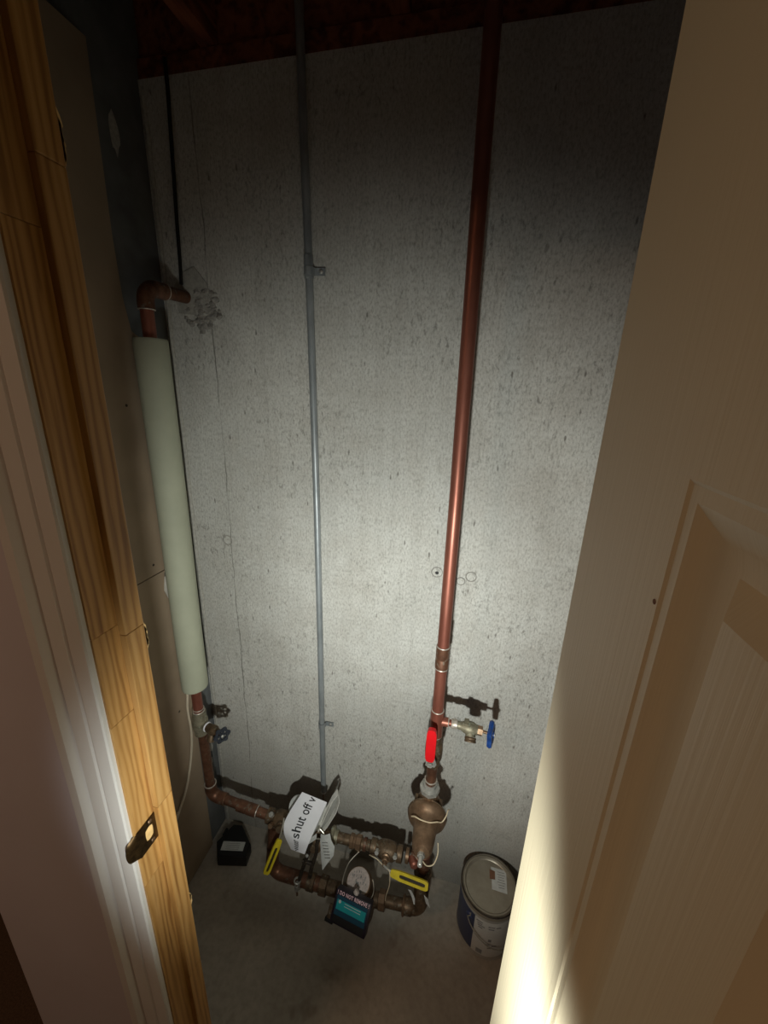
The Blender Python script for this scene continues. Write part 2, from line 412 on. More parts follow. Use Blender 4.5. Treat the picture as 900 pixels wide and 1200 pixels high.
left = obj('wall_left', MB().box((XL-0.02, 0.36, -0.05), (XL, D+0.1, 2.499)), 'coating', origin=(XL, 0.6, 0), smooth=0, kind='structure')
for (y, z, a, b) in ((0.868, 2.10, 0.012, 0.04), (0.925, 0.385, 0.008, 0.018), (0.92, 0.33, 0.006, 0.014), (0.93, 0.48, 0.007, 0.012)):
    ring = []
    for k in range(16):
        q = random.uniform(0.8, 1.1); ring.append((XL, y+a*q*math.cos(2*PI*k/16), z+b*q*math.sin(2*PI*k/16)))
    obj('bare_patch', MB().prism(ring, (0.0012, 0, 0)), 'grout', left, smooth=0)
PX = -0.785        # board face
m = MB(); zs = [1.115+i*0.055 for i in range(12)]+[1.72, 1.721, 2.24]
def board(name, ylist, mat='drywall_paper'):
    """ylist: (z, y of the free edge) from low to high"""
    n = len(ylist)
    ring = [(PX, 0.392, ylist[0][0])]+[(PX, y, z) for z, y in ylist]+[(PX, 0.392, ylist[-1][0])]
    return obj(name, MB().prism(ring, (-0.011, 0, 0)), mat, left, smooth=0)
board('board', [(1.118, 0.834), (1.16, 0.842), (1.4, 0.848), (1.70, 0.848), (1.712, 0.826), (1.78, 0.815), (1.9, 0.812), (2.22, 0.818)])
lowedge = [(0.008, 0.86), (0.60, 0.858), (0.74, 0.852), (0.772, 0.838), (0.79, 0.846), (0.83, 0.826), (0.85, 0.838), (0.95, 0.833), (1.02, 0.824), (1.06, 0.81), (1.10, 0.818), (1.1155, 0.822)]
board('board', lowedge)
# torn gypsum core seen beside the paper, and the pale bead along the free edge
core = [(0.84, 0.846), (0.95, 0.8465), (1.02, 0.842), (1.10, 0.838)]
ring = [(PX-0.003, y, z) for z, y in core]+[(PX-0.003, 0.80, 1.09), (PX-0.003, 0.80, 0.85)]
obj('torn_core', MB().prism(ring, (-0.006, 0, 0)), 'gypsum', left, smooth=0)
obj('edge_bead', MB().box((PX-0.012, 0.8485, 1.13), (PX+0.0012, 0.8505, 1.70)), 'gypsum', left, smooth=0)
for (y, z) in ((0.788, 1.146), (0.781, 1.549), (0.80, 0.66), (0.6, 1.5), (0.6, 0.8)):
    obj('screw_head', MB().lathe((PX, y, z), (1, 0, 0), [(0, 0.0035), (0.0008, 0.003)], 10), 'iron', left)
m = MB()
for i in range(7): rock(m, (PX+0.001, 0.835+random.uniform(-0.008, 0.008), 0.79+random.uniform(-0.02, 0.02)), random.uniform(0.003, 0.006))
obj('gypsum_crumbs', m, 'gypsum', left, kind='stuff')
# mortar fillet down the corner
m = MB(); n = 60
pts = [(XL+0.012+random.uniform(-0.0015, 0.0015), D-0.002, 2.2*i/n+0.005) for i in range(n+1)]
obj('corner_fillet', m.tube(pts, 0.0055, 8, rs=[random.uniform(0.0045, 0.0065) for _ in pts]), 'grout', left)
obj('wall_right', MB().box((XR, 0.36, -0.05), (XR+0.05, D+0.1, ZC)), 'concrete', origin=(XR, 0.6, 0), smooth=0, kind='structure')

obj('floor', MB().box((XL-0.02, 0.33, -0.06), (XR+0.05, D+0.1, 0)), 'floor', origin=(0, 0.6, 0), smooth=0, kind='structure')
obj('floor', MB().box((-3.2, -3.2, -0.06), (2.2, 0.33, 0.0)), 'carpet', origin=(0, -1, 0), smooth=0, kind='structure')
obj('floor', MB().box((-3.2, 0.33, -0.06), (XL-0.02, 3.0, 0.0)), 'carpet', origin=(-2, 1, 0), smooth=0, kind='structure')
# the room the photographer stands in
for nm, lo_, hi_ in (('wall_left', (-3.25, -3.2, 0), (-3.2, 3.0, 2.4)), ('wall_right', (2.2, -3.2, 0), (2.25, 0.33, 2.4)),
                     ('wall_back', (-3.2, -3.25, 0), (2.2, -3.2, 2.4)), ('wall_front', (-3.2, 3.0, 0), (XL-0.02, 3.05, 2.4))):
    obj(nm, MB().box(lo_, hi_), 'wallpaint', smooth=0, kind='structure')
obj('ceiling', MB().box((-3.2, -3.2, 2.4), (2.2, 0.33, 2.45)), 'ceilpaint', smooth=0, kind='structure')
obj('ceiling', MB().box((-3.2, 0.33, 2.4), (XL-0.02, 3.0, 2.45)), 'ceilpaint', smooth=0, kind='structure')

# partition with the opening
YF, YB = 0.325, 0.385
JX, JR = -0.427, 0.138
for lo_, hi_ in (((XL, YF, 0), (JX-0.019, YB, 2.4)), ((JR+0.019, YF, 0), (2.2, YB, 2.4)), ((JX-0.019, YF, 2.06), (JR+0.019, YB, 2.4))):
    obj('wall_front', MB().box(lo_, hi_), 'wallpaint', smooth=0, kind='structure')
obj('wall_front', MB().box((XL-0.0005, 0.3855, 0), (XL-0.022, 3.0, 2.4)), 'wallpaint', smooth=0, kind='structure')

# closet ceiling: subfloor on joists, sill on the foundation
clg = obj('ceiling', MB().box((XL-0.02, 0.385, 2.50), (XR+0.05, D+0.2, 2.52)), 'joist', smooth=0, kind='structure')
for x in (-0.62, -0.21, 0.20, 0.61):
    obj('joist', MB().box((x-0.019, 0.386, 2.277), (x+0.019, D+0.012, 2.50), 0.002), 'joist', clg, smooth=0)
obj('sill_plate', MB().box((XL-0.02, D+0.004, ZC+0.001), (XR+0.05, D+0.15, ZC+0.039), 0.002), 'joist', clg, smooth=0)
obj('rim_board', MB().box((XL-0.02, D+0.014, ZC+0.04), (XR+0.05, D+0.055, 2.5)), 'joist', clg, smooth=0)

# jambs: finger-jointed oak with a stop
def jamb(x, sgn, num):
    """x: visible face, sgn: direction into the opening"""
    r = obj('trim_%d' % num, MB().box((min(x, x-sgn*0.004)-(0 if sgn > 0 else 0), YF-0.002, 0.0), (max(x, x-sgn*0.004), YB+0.002, 0.02)), 'oak', smooth=0, kind='structure')
    xa, xb = sorted((x, x-sgn*0.0185))
    cuts = [0.021, 0.34, 0.86, 1.165, 1.30, 1.74, 2.05]
    for a, b in zip(cuts, cuts[1:]):
        obj('block', MB().box((xa, YF-0.003, a+0.0002), (xb, YB+0.003, b-0.0002), 0.0006), 'oak', r, smooth=0)
    xa, xb = sorted((x+sgn*0.0002, x+sgn*0.010))
    cuts = [0.0, 0.55, 0.98, 1.285, 1.80, 2.05]
    for a, b in zip(cuts, cuts[1:]):
        obj('stop', MB().box((xa, 0.358, a+0.0002), (xb, YB+0.003, b-0.0002), 0.0014), 'oak', r, smooth=0)
    return r
jl = jamb(JX, 1, 1)
jamb(JR, -1, 2)
obj('trim_3', MB().box((JX, YF-0.003, 2.031), (JR, YB+0.003, 2.049)), 'oak', smooth=0, kind='structure')
# splinters on the closet edge of the left jamb
for (z, n_, h) in ((1.265, 6, 0.022), (1.82, 6, 0.028), (0.715, 3, 0.010)):
    m = MB()
    for i in range(n_):
        z0 = z+random.uniform(-h, h)*0.8
        y0 = YB+0.0035; m.prism([(JX+0.0005, y0-0.001, z0-0.011), (JX+0.0005, y0+0.002+random.random()*0.003, z0-0.003), (JX+0.0005, y0+0.002+random.random()*0.002, z0+0.005), (JX+0.0005, y0-0.001, z0+0.013)], (0.008, 0, 0))
    obj('splinter', m, 'splinter', jl, smooth=0)
# strike plate
sp = MB(); x0 = JX+0.0002; th = 0.0018
def ring_plate(outer, inner, x, t):
    n = len(outer); vs = [(x, y, z) for y, z in outer]+[(x, y, z) for y, z in inner]; vs += [(x+t, y, z) for y, z in outer]+[(x+t, y, z) for y, z in inner]
    fs = []
    for i in range(n):
        j = (i+1) % n
        fs += [(i, j, n+j, n+i), (2*n+i, 3*n+i, 3*n+j, 2*n+j), (i, 2*n+i, 2*n+j, j), (n+i, n+j, 3*n+j, 3*n+i)]
    return vs, fs
outer = []; inner = []
for k in range(24):
    t = 2*PI*k/24; cy, cz = math.cos(t), math.sin(t); q = max(abs(cy), abs(cz))
    outer.append((0.341+0.0165*cy/q, 0.9445+0.025*cz/q))
    inner.append((0.3445+0.0075*(cy/q*0.5+cy*0.5), 0.9445+0.0125*(cz/q*0.35+cz*0.65)))
vs, fs = ring_plate(outer, inner, x0, th); sp.add(vs, fs)
pl = obj('strike_plate', sp, 'brass_plate', jl, label='browned metal strike plate with curved lip')
rows = []
for k in range(11):
    t = k/10; zz = 0.9445-0.0235+0.047*t; row = []; ext = 0.006+0.013*math.sqrt(max(0.0, 1-(2*t-1)**2))
    for q in range(7):
        s_ = q/6; row.append((JX+0.002-0.005*s_**2, 0.3255-ext*s_, zz))
    rows.append(row)
obj('lip', MB().sheet(rows, 0.0016), 'brass_plate', pl)
obj('latch_pocket', MB().box((JX+0.0001, 0.3365, 0.931), (JX+0.0006, 0.3525, 0.958)), 'splinter', pl, smooth=0)
for z in (0.9255, 0.9635):
    obj('screw', MB().lathe((x0+th, 0.348, z), (1, 0, 0), [(0, 0.0034), (0.0006, 0.0028)], 12), 'bronze', pl)

# casings: moulded profile (distance from the opening, thickness)
PROF = [(0, 0), (0, 0.008), (0.002, 0.010), (0.020, 0.0115), (0.024, 0.0095), (0.027, 0.0115), (0.046, 0.0135), (0.050, 0.011), (0.054, 0.0145), (0.060, 0.0185), (0.074, 0.0185), (0.078, 0.016), (0.080, 0.0), ]
def casing(x, sgn, num):
    ring = [(x+sgn*d, YF-0.0005-t, 0.0) for d, t in PROF]
    obj('trim_%d' % num, MB().prism(ring, (0, 0, 2.05)), 'trimpaint', smooth=25, kind='structure')
casing(JX-0.003, -1, 4); casing(JR+0.003, 1, 5)
ring = [(JX-0.083, YF-0.0005-t, 2.051+d) for d, t in PROF]
obj('trim_6', MB().prism(ring, (JR-JX+0.166, 0, 0)), 'trimpaint', smooth=25, kind='structure')
obj('baseboard_left', MB().prism([(XL, YF-0.0005, 0), (XL, YF-0.012, 0), (XL, YF-0.012, 0.07), (XL, YF-0.007, 0.085), (XL, YF-0.0005, 0.088)], (JX-0.084-XL, 0, 0)), 'trimpaint', smooth=0, kind='structure')

# door leaf, opened square towards the camera, hinged on the right jamb
DX, DT = 0.098, 0.035
Y1, Y0 = 0.344, -0.296
YP = [(0.204, 0.057), (-0.009, -0.156)]
ZP = [(0.985, 1.566), (0.20, 0.80)]
CUTY = [Y1, 0.204, 0.057, -0.009, -0.156, Y0]; CUTZ = [0.012, 0.20, 0.80, 0.985, 1.566, 2.028]
m = MB()
for side in (0, 1):
    xf = DX if side == 0 else DX+DT
    sg = 1 if side == 0 else -1
    for i in range(5):
        for j in range(5):
            if i in (1, 3) and j in (1, 3): 
                y1, y0 = CUTY[i], CUTY[i+1]; z0, z1 = CUTZ[j], CUTZ[j+1]
                prof = [(0, 0), (0.002, 0.0012), (0.006, 0.001), (0.009, 0.001), (0.014, 0.0035), (0.022, 0.0085), (0.030, 0.0105), (0.033, 0.0105), (0.046, 0.0012), (0.048, 0.001)]
                loops = []
                for d, dep in prof:
                    loops.append([(xf+sg*dep, y1-d, z0+d), (xf+sg*dep, y0+d, z0+d), (xf+sg*dep, y0+d, z1-d), (xf+sg*dep, y1-d, z1-d)])
                b = []; fs = []
                for L in loops: b += L
                for a in range(len(loops)-1):
                    for k in range(4): fs.append((a*4+k, a*4+(k+1) % 4, a*4+4+(k+1) % 4, a*4+4+k))
                e = (len(loops)-1)*4; fs.append((e, e+1, e+2, e+3))
                m.add(b, fs)
            else:
                m.add([(xf, CUTY[i], CUTZ[j]), (xf, CUTY[i+1], CUTZ[j]), (xf, CUTY[i+1], CUTZ[j+1]), (xf, CUTY[i], CUTZ[j+1])], [(0, 1, 2, 3)])
e0 = [(DX, Y1, 0.012), (DX+DT, Y1, 0.012), (DX+DT, Y0, 0.012), (DX, Y0, 0.012)]; e1 = [(a, b, 2.028) for a, b, c in e0]
m.add(e0+e1, [(0, 1, 2, 3), (4, 5, 6, 7)]+[(i, (i+1) % 4, 4+(i+1) % 4, 4+i) for i in (0, 2)])
import bmesh
def weld(mb, d=1e-5):
    me = bpy.data.meshes.new('weld'); me.from_pydata(mb.v, [], mb.f); bm = bmesh.new(); bm.from_mesh(me)
    bmesh.ops.remove_doubles(bm, verts=bm.verts[:], dist=d); bm.verts.index_update()
    r = MB(); r.v = [v.co.copy() for v in bm.verts]; r.f = [tuple(v.index for v in f.verts) for f in bm.faces]
    bm.free(); bpy.data.meshes.remove(me); return r
door = obj('door_1', weld(m), 'doorpaint', origin=(DX, Y1, 0), smooth=20, kind='structure')
obj('nail_hole', MB().lathe((DX+0.0005, 0.207, 1.501), (-1, 0, 0), [(0, 0.0018), (0.0008, 0.0014)], 10), 'rust', door)
for z in (0.25, 1.02, 1.78):
    obj('hinge', MB().cyl((DX+DT+0.003, Y1-0.004, z-0.045), (DX+DT+0.003, Y1-0.004, z+0.045), 0.005, 12), 'brass_plate', door)
obj('door_knob', MB().lathe((DX, Y0+0.06, 0.945), (-1, 0, 0), [(0, 0.032), (0.006, 0.03), (0.008, 0.012), (0.03, 0.011), (0.04, 0.022), (0.055, 0.026), (0.064, 0.018), (0.066, 0.004)], 20), 'brass_plate', door)

# ------------------------------------------------------------------ conduit on the wall
YC = 0.944
t = thing('steel_conduit', 'thin grey steel conduit strapped to the concrete wall left of the copper riser', 'conduit', (-0.388, YC, 0.28))
cpts = [(-0.409, YC, 2.45), (-0.406, YC, 2.2), (-0.399, YC, 1.86), (-0.395, YC, 1.6), (-0.391, YC, 1.285), (-0.389, YC, 0.9), (-0.388, YC, 0.575), (-0.387, YC, 0.285)]
obj('tube', MB().tube(cpts, 0.0087, 16), 'emt', t)
obj('coupling', MB().tube([(-0.4005, YC, 1.885), (-0.4, YC, 1.884), (-0.3985, YC, 1.838), (-0.398, YC, 1.837)], 0.0104, 16, rs=[0.0088, 0.0104, 0.0104, 0.0088]), 'emt', t)
def strap(x, z):
    s = MB(); rows = []
    prof = [(-0.0105, 0.010), (-0.0105, 0.002), (-0.0075, -0.0075), (0, -0.0105), (0.0075, -0.0075), (0.0105, 0.002), (0.0115, 0.0085), (0.036, 0.0095)]
    for dz in (-0.008, 0.008): rows.append([(x+a, YC+b-0.0006, z+dz) for a, b in prof])
    o = obj('strap', s.sheet(rows, 0.0015), 'emt', t)
    obj('screw', MB().lathe((x+0.026, YC+0.0085, z), (0, -1, 0), [(0, 0.006), (0.003, 0.005), (0.0042, 0.003)], 6), 'galv', o)
strap(-0.399, 1.852); strap(-0.388, 0.572)
obj('end_bushing', MB().torus((-0.387, YC, 0.285), (0, 0, 1), 0.0088, 0.0018, 20, 8), 'galv', t)
g = MB().tube([(-0.387, YC, 0.30), (-0.388, YC, 0.25), (-0.392, 0.93, 0.17), (-0.398, 0.88, 0.13), (-0.405, 0.83, 0.115), (-0.408, 0.80, 0.105)], 0.0022, 8)
tag(obj('ground_wire', g, 'copper_old'), 'bare copper wire from the conduit end down to the bonding clamp', 'wire')

# ------------------------------------------------------------------ plumbing
YP_ = 0.83
def ring(c, axis, R=0.0152, mat='solder', parent=None, r=0.0016):
    return obj('solder_ring', MB().torus(c, axis, R, r, 28, 8), mat, parent)
# copper riser on the right
RX = -0.025
t = thing('copper_riser', 'tall bare copper pipe rising to the ceiling on the right of the wall', 'pipe', (RX, YP_, 0.66))
obj('pipe', MB().tube([(RX-0.012, YP_, 2.49), (RX-0.008, YP_, 2.1), (RX-0.001, YP_, 1.4), (RX, YP_, 1.0), (RX, YP_, 0.746)], 0.0143, 28), 'copper', t)
obj('coupling', MB().lathe((RX, YP_, 0.955), (0, 0, 1), [(0, 0.0145), (0.001, 0.0166), (0.024, 0.0166), (0.026, 0.0158), (0.030, 0.0158), (0.032, 0.0166), (0.059, 0.0166), (0.060, 0.0145)], 28), 'copper_old', t)
tee = obj('tee', MB().lathe((RX, YP_, 0.745), (0, 0, 1), [(0, 0.0145), (0.001, 0.0168), (0.079, 0.0168), (0.080, 0.0145)], 28).cyl((RX, YP_, 0.792), (RX+0.030, YP_, 0.792), 0.0115, 22), 'copper', t)
for z in (1.0155, 0.954, 0.8255, 0.7445): ring((RX, YP_, z), (0, 0, 1), 0.0150, 'solder', t)
ring((RX+0.030, YP_, 0.792), (1, 0, 0), 0.0105, 'solder', t)

def wheel(c, axis, R, mat, parent, lobes=5, th=0.007):
    u, v, a = frame(axis); c = Vector(c); n = 50; out = []; inn = []
    vs = []; fs = []
    def rr(t): return R*(1+0.12*math.cos(lobes*t))
    prof = [(0.62, -0.5), (0.70, -0.62), (0.92, -0.55), (1.0, 0.0), (0.92, 0.55), (0.70, 0.62), (0.62, 0.5)]
    k = len(prof)
    for i in range(n):
        t = 2*PI*i/n
        for s_, h in prof: vs.append(c+(u*math.cos(t)+v*math.sin(t))*rr(t)*s_+a*h*th)
    for i in range(n):
        j = (i+1) % n
        for q in range(k): fs.append((i*k+q, j*k+q, j*k+(q+1) % k, i*k+(q+1) % k))
    mb = MB().add(vs, fs)
    for i in range(lobes):
        t = 2*PI*i/lobes; d = u*math.cos(t)+v*math.sin(t)
        mb.cyl(c+d*R*0.15, c+d*R*0.72, th*0.55, 8)
    mb.lathe(c-a*th*0.8, a, [(0, R*0.26), (th*1.6, R*0.26)], 14)
    o = obj('handle_wheel', mb, mat, parent)
    obj('screw', MB().lathe(c+a*th*0.7, a, [(0, 0.0045), (0.003, 0.004), (0.004, 0.002)], 10), 'galv', o)
    return o
# drain valve with the blue wheel
Z = 0.789
t = thing('drain_valve', 'small brass drain valve with a blue hand wheel on the copper riser', 'valve', (0.05, YP_, 0.735))
obj('nipple', MB().cyl((RX+0.0315, YP_, 0.792), (0.024, YP_, 0.791), 0.0082, 18), 'copper', t)
obj('collar', MB().lathe((0.012, YP_, 0.7915), (1, 0, -0.03), [(0, 0.0105), (0.002, 0.0118), (0.014, 0.0118), (0.016, 0.0095)], 18), 'solder', t)
b = MB().lathe((0.026, YP_, 0.791), (1, -0.03, -0.06), [(0, 0.0090), (0.006, 0.0098), (0.012, 0.0105), (0.020, 0.0145), (0.030, 0.0165), (0.042, 0.0160), (0.048, 0.0125), (0.052, 0.0125)], 22)
b.box((0.044, YP_-0.011, Z+0.012), (0.056, YP_+0.011, Z+0.018), 0.002)
obj('body', b, 'patina', t)
sp_ = [(0.060, YP_-0.002, 0.786), (0.061, YP_-0.008, 0.780), (0.062, YP_-0.014, 0.774)]
obj('spout', MB().tube(sp_, 0.011, 18, rs=[0.0125, 0.0125, 0.0130]), 'patina', t)
obj('spout_thread', MB().lathe((0.062, YP_-0.0138, 0.7742), (0, -0.7, -0.7), [(0, 0.0135), (0.003, 0.0146), (0.006, 0.0135), (0.009, 0.0146), (0.012, 0.0135)], 20), 'bronze_dark', t)
obj('packing_nut', MB().hexnut((0.0775, YP_-0.001, 0.788), (0.090, YP_-0.0015, 0.787), 0.0118), 'bronze', t)
obj('stem', MB().cyl((0.090, YP_-0.0015, 0.787), (0.109, YP_-0.002, 0.7855), 0.0038, 12), 'bronze', t)
wheel((0.1115, YP_-0.002, 0.7855), (1, -0.22, 0.08), 0.030, 'blue', t, 5, 0.010)

# ball valve with the red lever
t = thing('ball_valve', 'brass ball valve with a red vertical lever below the drain valve', 'valve', (RX, YP_, 0.60))
obj('body', MB().lathe((RX-0.001, YP_, 0.645), (0, 0, 1), [(0, 0.0165), (0.002, 0.019), (0.018, 0.019), (0.020, 0.0175), (0.028, 0.0225), (0.05, 0.0235), (0.072, 0.0225), (0.080, 0.0175), (0.082, 0.019), (0.096, 0.019), (0.098, 0.0165)], 24), 'bronze_dark', t)
obj('pipe', MB().cyl((RX-0.002, YP_, 0.566), (RX-0.001, YP_, 0.646), 0.0143, 24), 'copper_old', t)
ring((RX-0.002, YP_, 0.590), (0, 0, 1), 0.0155, 'solder', t, 0.002)
obj('stem', MB().cyl((RX-0.006, YP_-0.018, 0.694), (RX-0.007, YP_-0.044, 0.694), 0.0065, 14), 'bronze', t)
lv = MB()
lv.prism([(RX-0.018, 0.786, 0.684), (RX+0.006, 0.786, 0.684), (RX+0.010, 0.786, 0.694), (RX+0.004, 0.786, 0.712), (RX-0.016, 0.786, 0.712)], (0, 0.003, 0))
lev = obj('lever', lv, 'galv', t)
rows = [[], []]
gp = MB(); 
outl = []
for k in range(24):
    a = 2*PI*k/24; cz = math.sin(a); cx = math.cos(a)
    outl.append((RX-0.0075+0.0122*max(-1, min(1, cx*1.35)), 0.778, 0.757+0.050*max(-1, min(1, cz*1.12))))
gp.prism(outl, (0, 0.011, 0))
obj('grip', gp, 'red', lev, smooth=50, label='red vinyl lever grip')
obj('nut', MB().hexnut((RX-0.0065, 0.7795, 0.694), (RX-0.0065, 0.786, 0.694), 0.0082).cyl((RX-0.0065, 0.7775, 0.694), (RX-0.0065, 0.78, 0.694), 0.0042, 12), 'galv', lev)

# pressure reducing valve
t = thing('pressure_reducing_valve', 'bell shaped bronze pressure reducing valve under the red lever valve', 'valve', (RX, YP_, 0.44))
BX = -0.028
obj('union_nut', MB().lathe((BX, YP_, 0.548), (0, 0, 1), [(0, 0.023), (0.004, 0.0275), (0.016, 0.0275), (0.020, 0.020), (0.028, 0.019), (0.030, 0.0155)], 8), 'galv', t)
obj('body', MB().lathe((BX, YP_+0.002, 0.405), (0, 0, 1), [(0, 0.017), (0.003, 0.021), (0.025, 0.023), (0.045, 0.032), (0.075, 0.036), (0.105, 0.032), (0.125, 0.024), (0.143, 0.023)], 26), 'bronze', t)
bell = obj('bell', MB().lathe((BX, YP_-0.012, 0.485), (-0.02, -1, 0.08), [(0, 0.040), (0.004, 0.050), (0.016, 0.053), (0.024, 0.050), (0.032, 0.041), (0.042, 0.0335), (0.056, 0.0305), (0.085, 0.0285), (0.102, 0.026), (0.112, 0.020), (0.115, 0.011), (0.116, 0.004)], 34), 'bronze', t)
obj('adjusting_screw', MB().hexnut((BX-0.0023, YP_-0.126, 0.494), (BX-0.0025, YP_-0.134, 0.4945), 0.0095).cyl((BX-0.0025, YP_-0.134, 0.4945), (BX-0.003, YP_-0.156, 0.496), 0.0058, 12, 0.001), 'galv', t)
obj('flange_seam', MB().torus((BX, YP_-0.022, 0.4857), (-0.02, -1, 0.08), 0.0530, 0.0018, 40, 8), 'bronze_dark', t)
for k in range(4):
    a = PI/4+PI/2*k
    obj('flange_bolt', MB().hexnut((BX+0.046*math.cos(a), YP_-0.012, 0.485+0.046*math.sin(a)), (BX+0.046*math.cos(a), YP_+0.004, 0.485+0.046*math.sin(a)), 0.006), 'bronze_dark', t)
obj('lower_nut', MB().lathe((BX, YP_, 0.372), (0, 0, 1), [(0, 0.018), (0.003, 0.025), (0.030, 0.025), (0.033, 0.018)], 8), 'bronze_dark', t)
pts = []
for k in range(40):
    a = 2*PI*k/40; pts.append((BX+0.0515*math.cos(a)*(1.0 if math.sin(a) < 0.2 else 0.98), YP_-0.044-0.004*math.sin(3*a), 0.487+0.0455*math.sin(a)))
pts = [(BX-0.040, YP_-0.050, 0.505), (BX-0.030, YP_-0.058, 0.518), (BX-0.012, YP_-0.064, 0.520), (BX+0.010, YP_-0.064, 0.519), (BX+0.028, YP_-0.056, 0.516), (BX+0.041, YP_-0.045, 0.505), (BX+0.050, YP_-0.036, 0.515), (BX+0.055, YP_-0.020, 0.520), (BX+0.058, YP_-0.012, 0.51)]
tag(obj('seal_wire', MB().tube(smooth_path(pts), 0.0016, 8), 'seal'), 'pale wire looped round the bell of the pressure valve', 'wire')
pts = [(BX+0.002, YP_-0.135, 0.484), (BX+0.014, YP_-0.132, 0.466), (BX+0.030, YP_-0.122, 0.462), (BX+0.038, YP_-0.10, 0.468), (BX+0.036, YP_-0.085, 0.485)]
tag(obj('seal_wire', MB().tube(smooth_path(pts), 0.0015, 8), 'seal'), 'pale wire hooked under the adjusting screw of the bell valve', 'wire')

# riser below the reducing valve and the upper bypass run
ZU = 0.272
t = thing('bypass_pipe', 'upper horizontal brass and copper pipe run feeding the reducing valve', 'pipe', (-0.25, YP_, 0.24))
up = MB().tube([(RX-0.003, YP_, 0.372), (RX-0.003, YP_, 0.229)], 0.0143, 22)
obj('down_pipe', up, 'copper_old', t)
obj('end_tee', MB().cyl((-0.028, YP_, ZU-0.032), (-0.028, YP_, ZU+0.032), 0.0195, 24, 0.002).cyl((-0.066, YP_, ZU), (-0.02, YP_, ZU), 0.0185, 24, 0.002), 'copper_old', t)
obj('run_pipe', MB().tube([(-0.365, YP_, ZU-0.006), (-0.191, YP_, ZU-0.001)], 0.0148, 22), 'bronze_dark', t)
obj('cap_flange', MB().lathe((-0.318, YP_, ZU-0.005), (1, 0, 0.02), [(0, 0.016), (0.001, 0.0265), (0.010, 0.0265), (0.014, 0.020), (0.024, 0.018)], 26), 'patina', t)
obj('union', MB().lathe((-0.256, YP_, ZU-0.003), (1, 0, 0.01), [(0, 0.0155), (0.002, 0.0205), (0.012, 0.0205), (0.014, 0.018), (0.020, 0.018), (0.022, 0.0215), (0.036, 0.0215), (0.038, 0.0165)], 8), 'bronze', t)
obj('band', MB().lathe((-0.212, YP_, ZU-0.002), (1, 0, 0), [(0, 0.0155), (0.001, 0.0182), (0.009, 0.0182), (0.010, 0.0155)], 22), 'copper_old', t)
obj('band', MB().lathe((-0.082, YP_, ZU), (1, 0, 0), [(0, 0.0155), (0.001, 0.0198), (0.010, 0.0198), (0.011, 0.0155)], 22), 'bronze', t)
obj('pipe_cap', MB().lathe((-0.062, YP_-0.005, ZU+0.004), (0.6, -1, 0.1), [(0, 0.0130), (0.022, 0.0130), (0.026, 0.009), (0.027, 0.002)], 20), 'copper', t)

# valve with the yellow lever on the right of the run
t = thing('lever_valve', 'bronze valve with a yellow lever on the right of the bypass pipe', 'valve', (-0.135, YP_, 0.245))
vb = MB().lathe((-0.190, YP_, ZU-0.001), (1, 0, 0), [(0, 0.0165), (0.002, 0.0225), (0.018, 0.0225), (0.022, 0.019), (0.032, 0.025), (0.052, 0.027), (0.072, 0.025), (0.080, 0.019), (0.083, 0.0225), (0.098, 0.0225), (0.100, 0.0165)], 24)
obj('body', vb, 'bronze_dark', t)
obj('bonnet', MB().lathe((-0.138, YP_-0.020, ZU+0.004), (0.05, -1, 0.35), [(0, 0.014), (0.008, 0.013), (0.010, 0.0095), (0.020, 0.009), (0.021, 0.006), (0.034, 0.006)], 16), 'bronze', t)
obj('bolt', MB().hexnut((-0.165, YP_-0.018, ZU+0.016), (-0.165, YP_-0.030, ZU+0.022), 0.0065), 'galv', t)
obj('bolt', MB().hexnut((-0.110, YP_-0.018, ZU+0.016), (-0.110, YP_-0.028, ZU+0.021), 0.0065), 'galv', t)
st = MB().tube([(-0.138, YP_-0.052, ZU+0.016), (-0.128, YP_-0.058, ZU+0.017), (-0.118, YP_-0.061, ZU+0.017), (-0.108, YP_-0.062, ZU+0.017)], 0.003, 8)
lev = obj('lever', st, 'galv', t)
def slotted_lever(p, q, w, th, up, parent):
    p, q = Vector(p), Vector(q); a = (q-p).normalized(); up = Vector(up); s = up.cross(a).normalized(); nrm = a.cross(s).normalized(); L = (q-p).length
    outer, inner = [], []
    for k in range(28):
        t_ = 2*PI*k/28; c, sn = math.cos(t_), math.sin(t_)
        cx = max(-1, min(1, c*1.15)); sy = max(-1, min(1, sn*1.5))
        outer.append((L/2+L/2*cx*(1-0.0), w/2*sy*(1-0.12*(cx < -0.6)))); inner.append((L*0.58+L*0.34*cx, w*0.19*sy))
    n = len(outer); vs = []
    for dz in (0, th): 
        for (x, y) in outer: vs.append(p+a*x+s*y+nrm*dz)
        for (x, y) in inner: vs.append(p+a*x+s*y+nrm*dz)
    fs = []
    for i in range(n):
        j = (i+1) % n
        fs += [(i, j, n+j, n+i), (2*n+i, 3*n+i, 3*n+j, 2*n+j), (i, 2*n+i, 2*n+j, j), (n+i, n+j, 3*n+j, 3*n+i)]
    g = obj('grip', MB().add(vs, fs), 'yellow', parent, smooth=40, label='yellow vinyl lever grip')
    vs = [p+a*x*1.0+s*y*1.06+nrm*(th*0.3) for x, y in inner]; 
    obj('slot', MB().prism(vs, nrm*(th*0.25)), 'yellow_dark', g, smooth=0)
slotted_lever((-0.114, 0.768, 0.288), (-0.006, 0.758, 0.290), 0.023, 0.007, (0.0, -0.85, 0.6), lev)
pts = [(-0.186, 0.80, 0.278), (-0.175, 0.79, 0.292), (-0.160, 0.785, 0.295), (-0.142, 0.78, 0.287), (-0.120, 0.768, 0.290), (-0.115, 0.760, 0.27), (-0.117, 0.765, 0.23), (-0.125, 0.77, 0.18), (-0.128, 0.775, 0.145)]
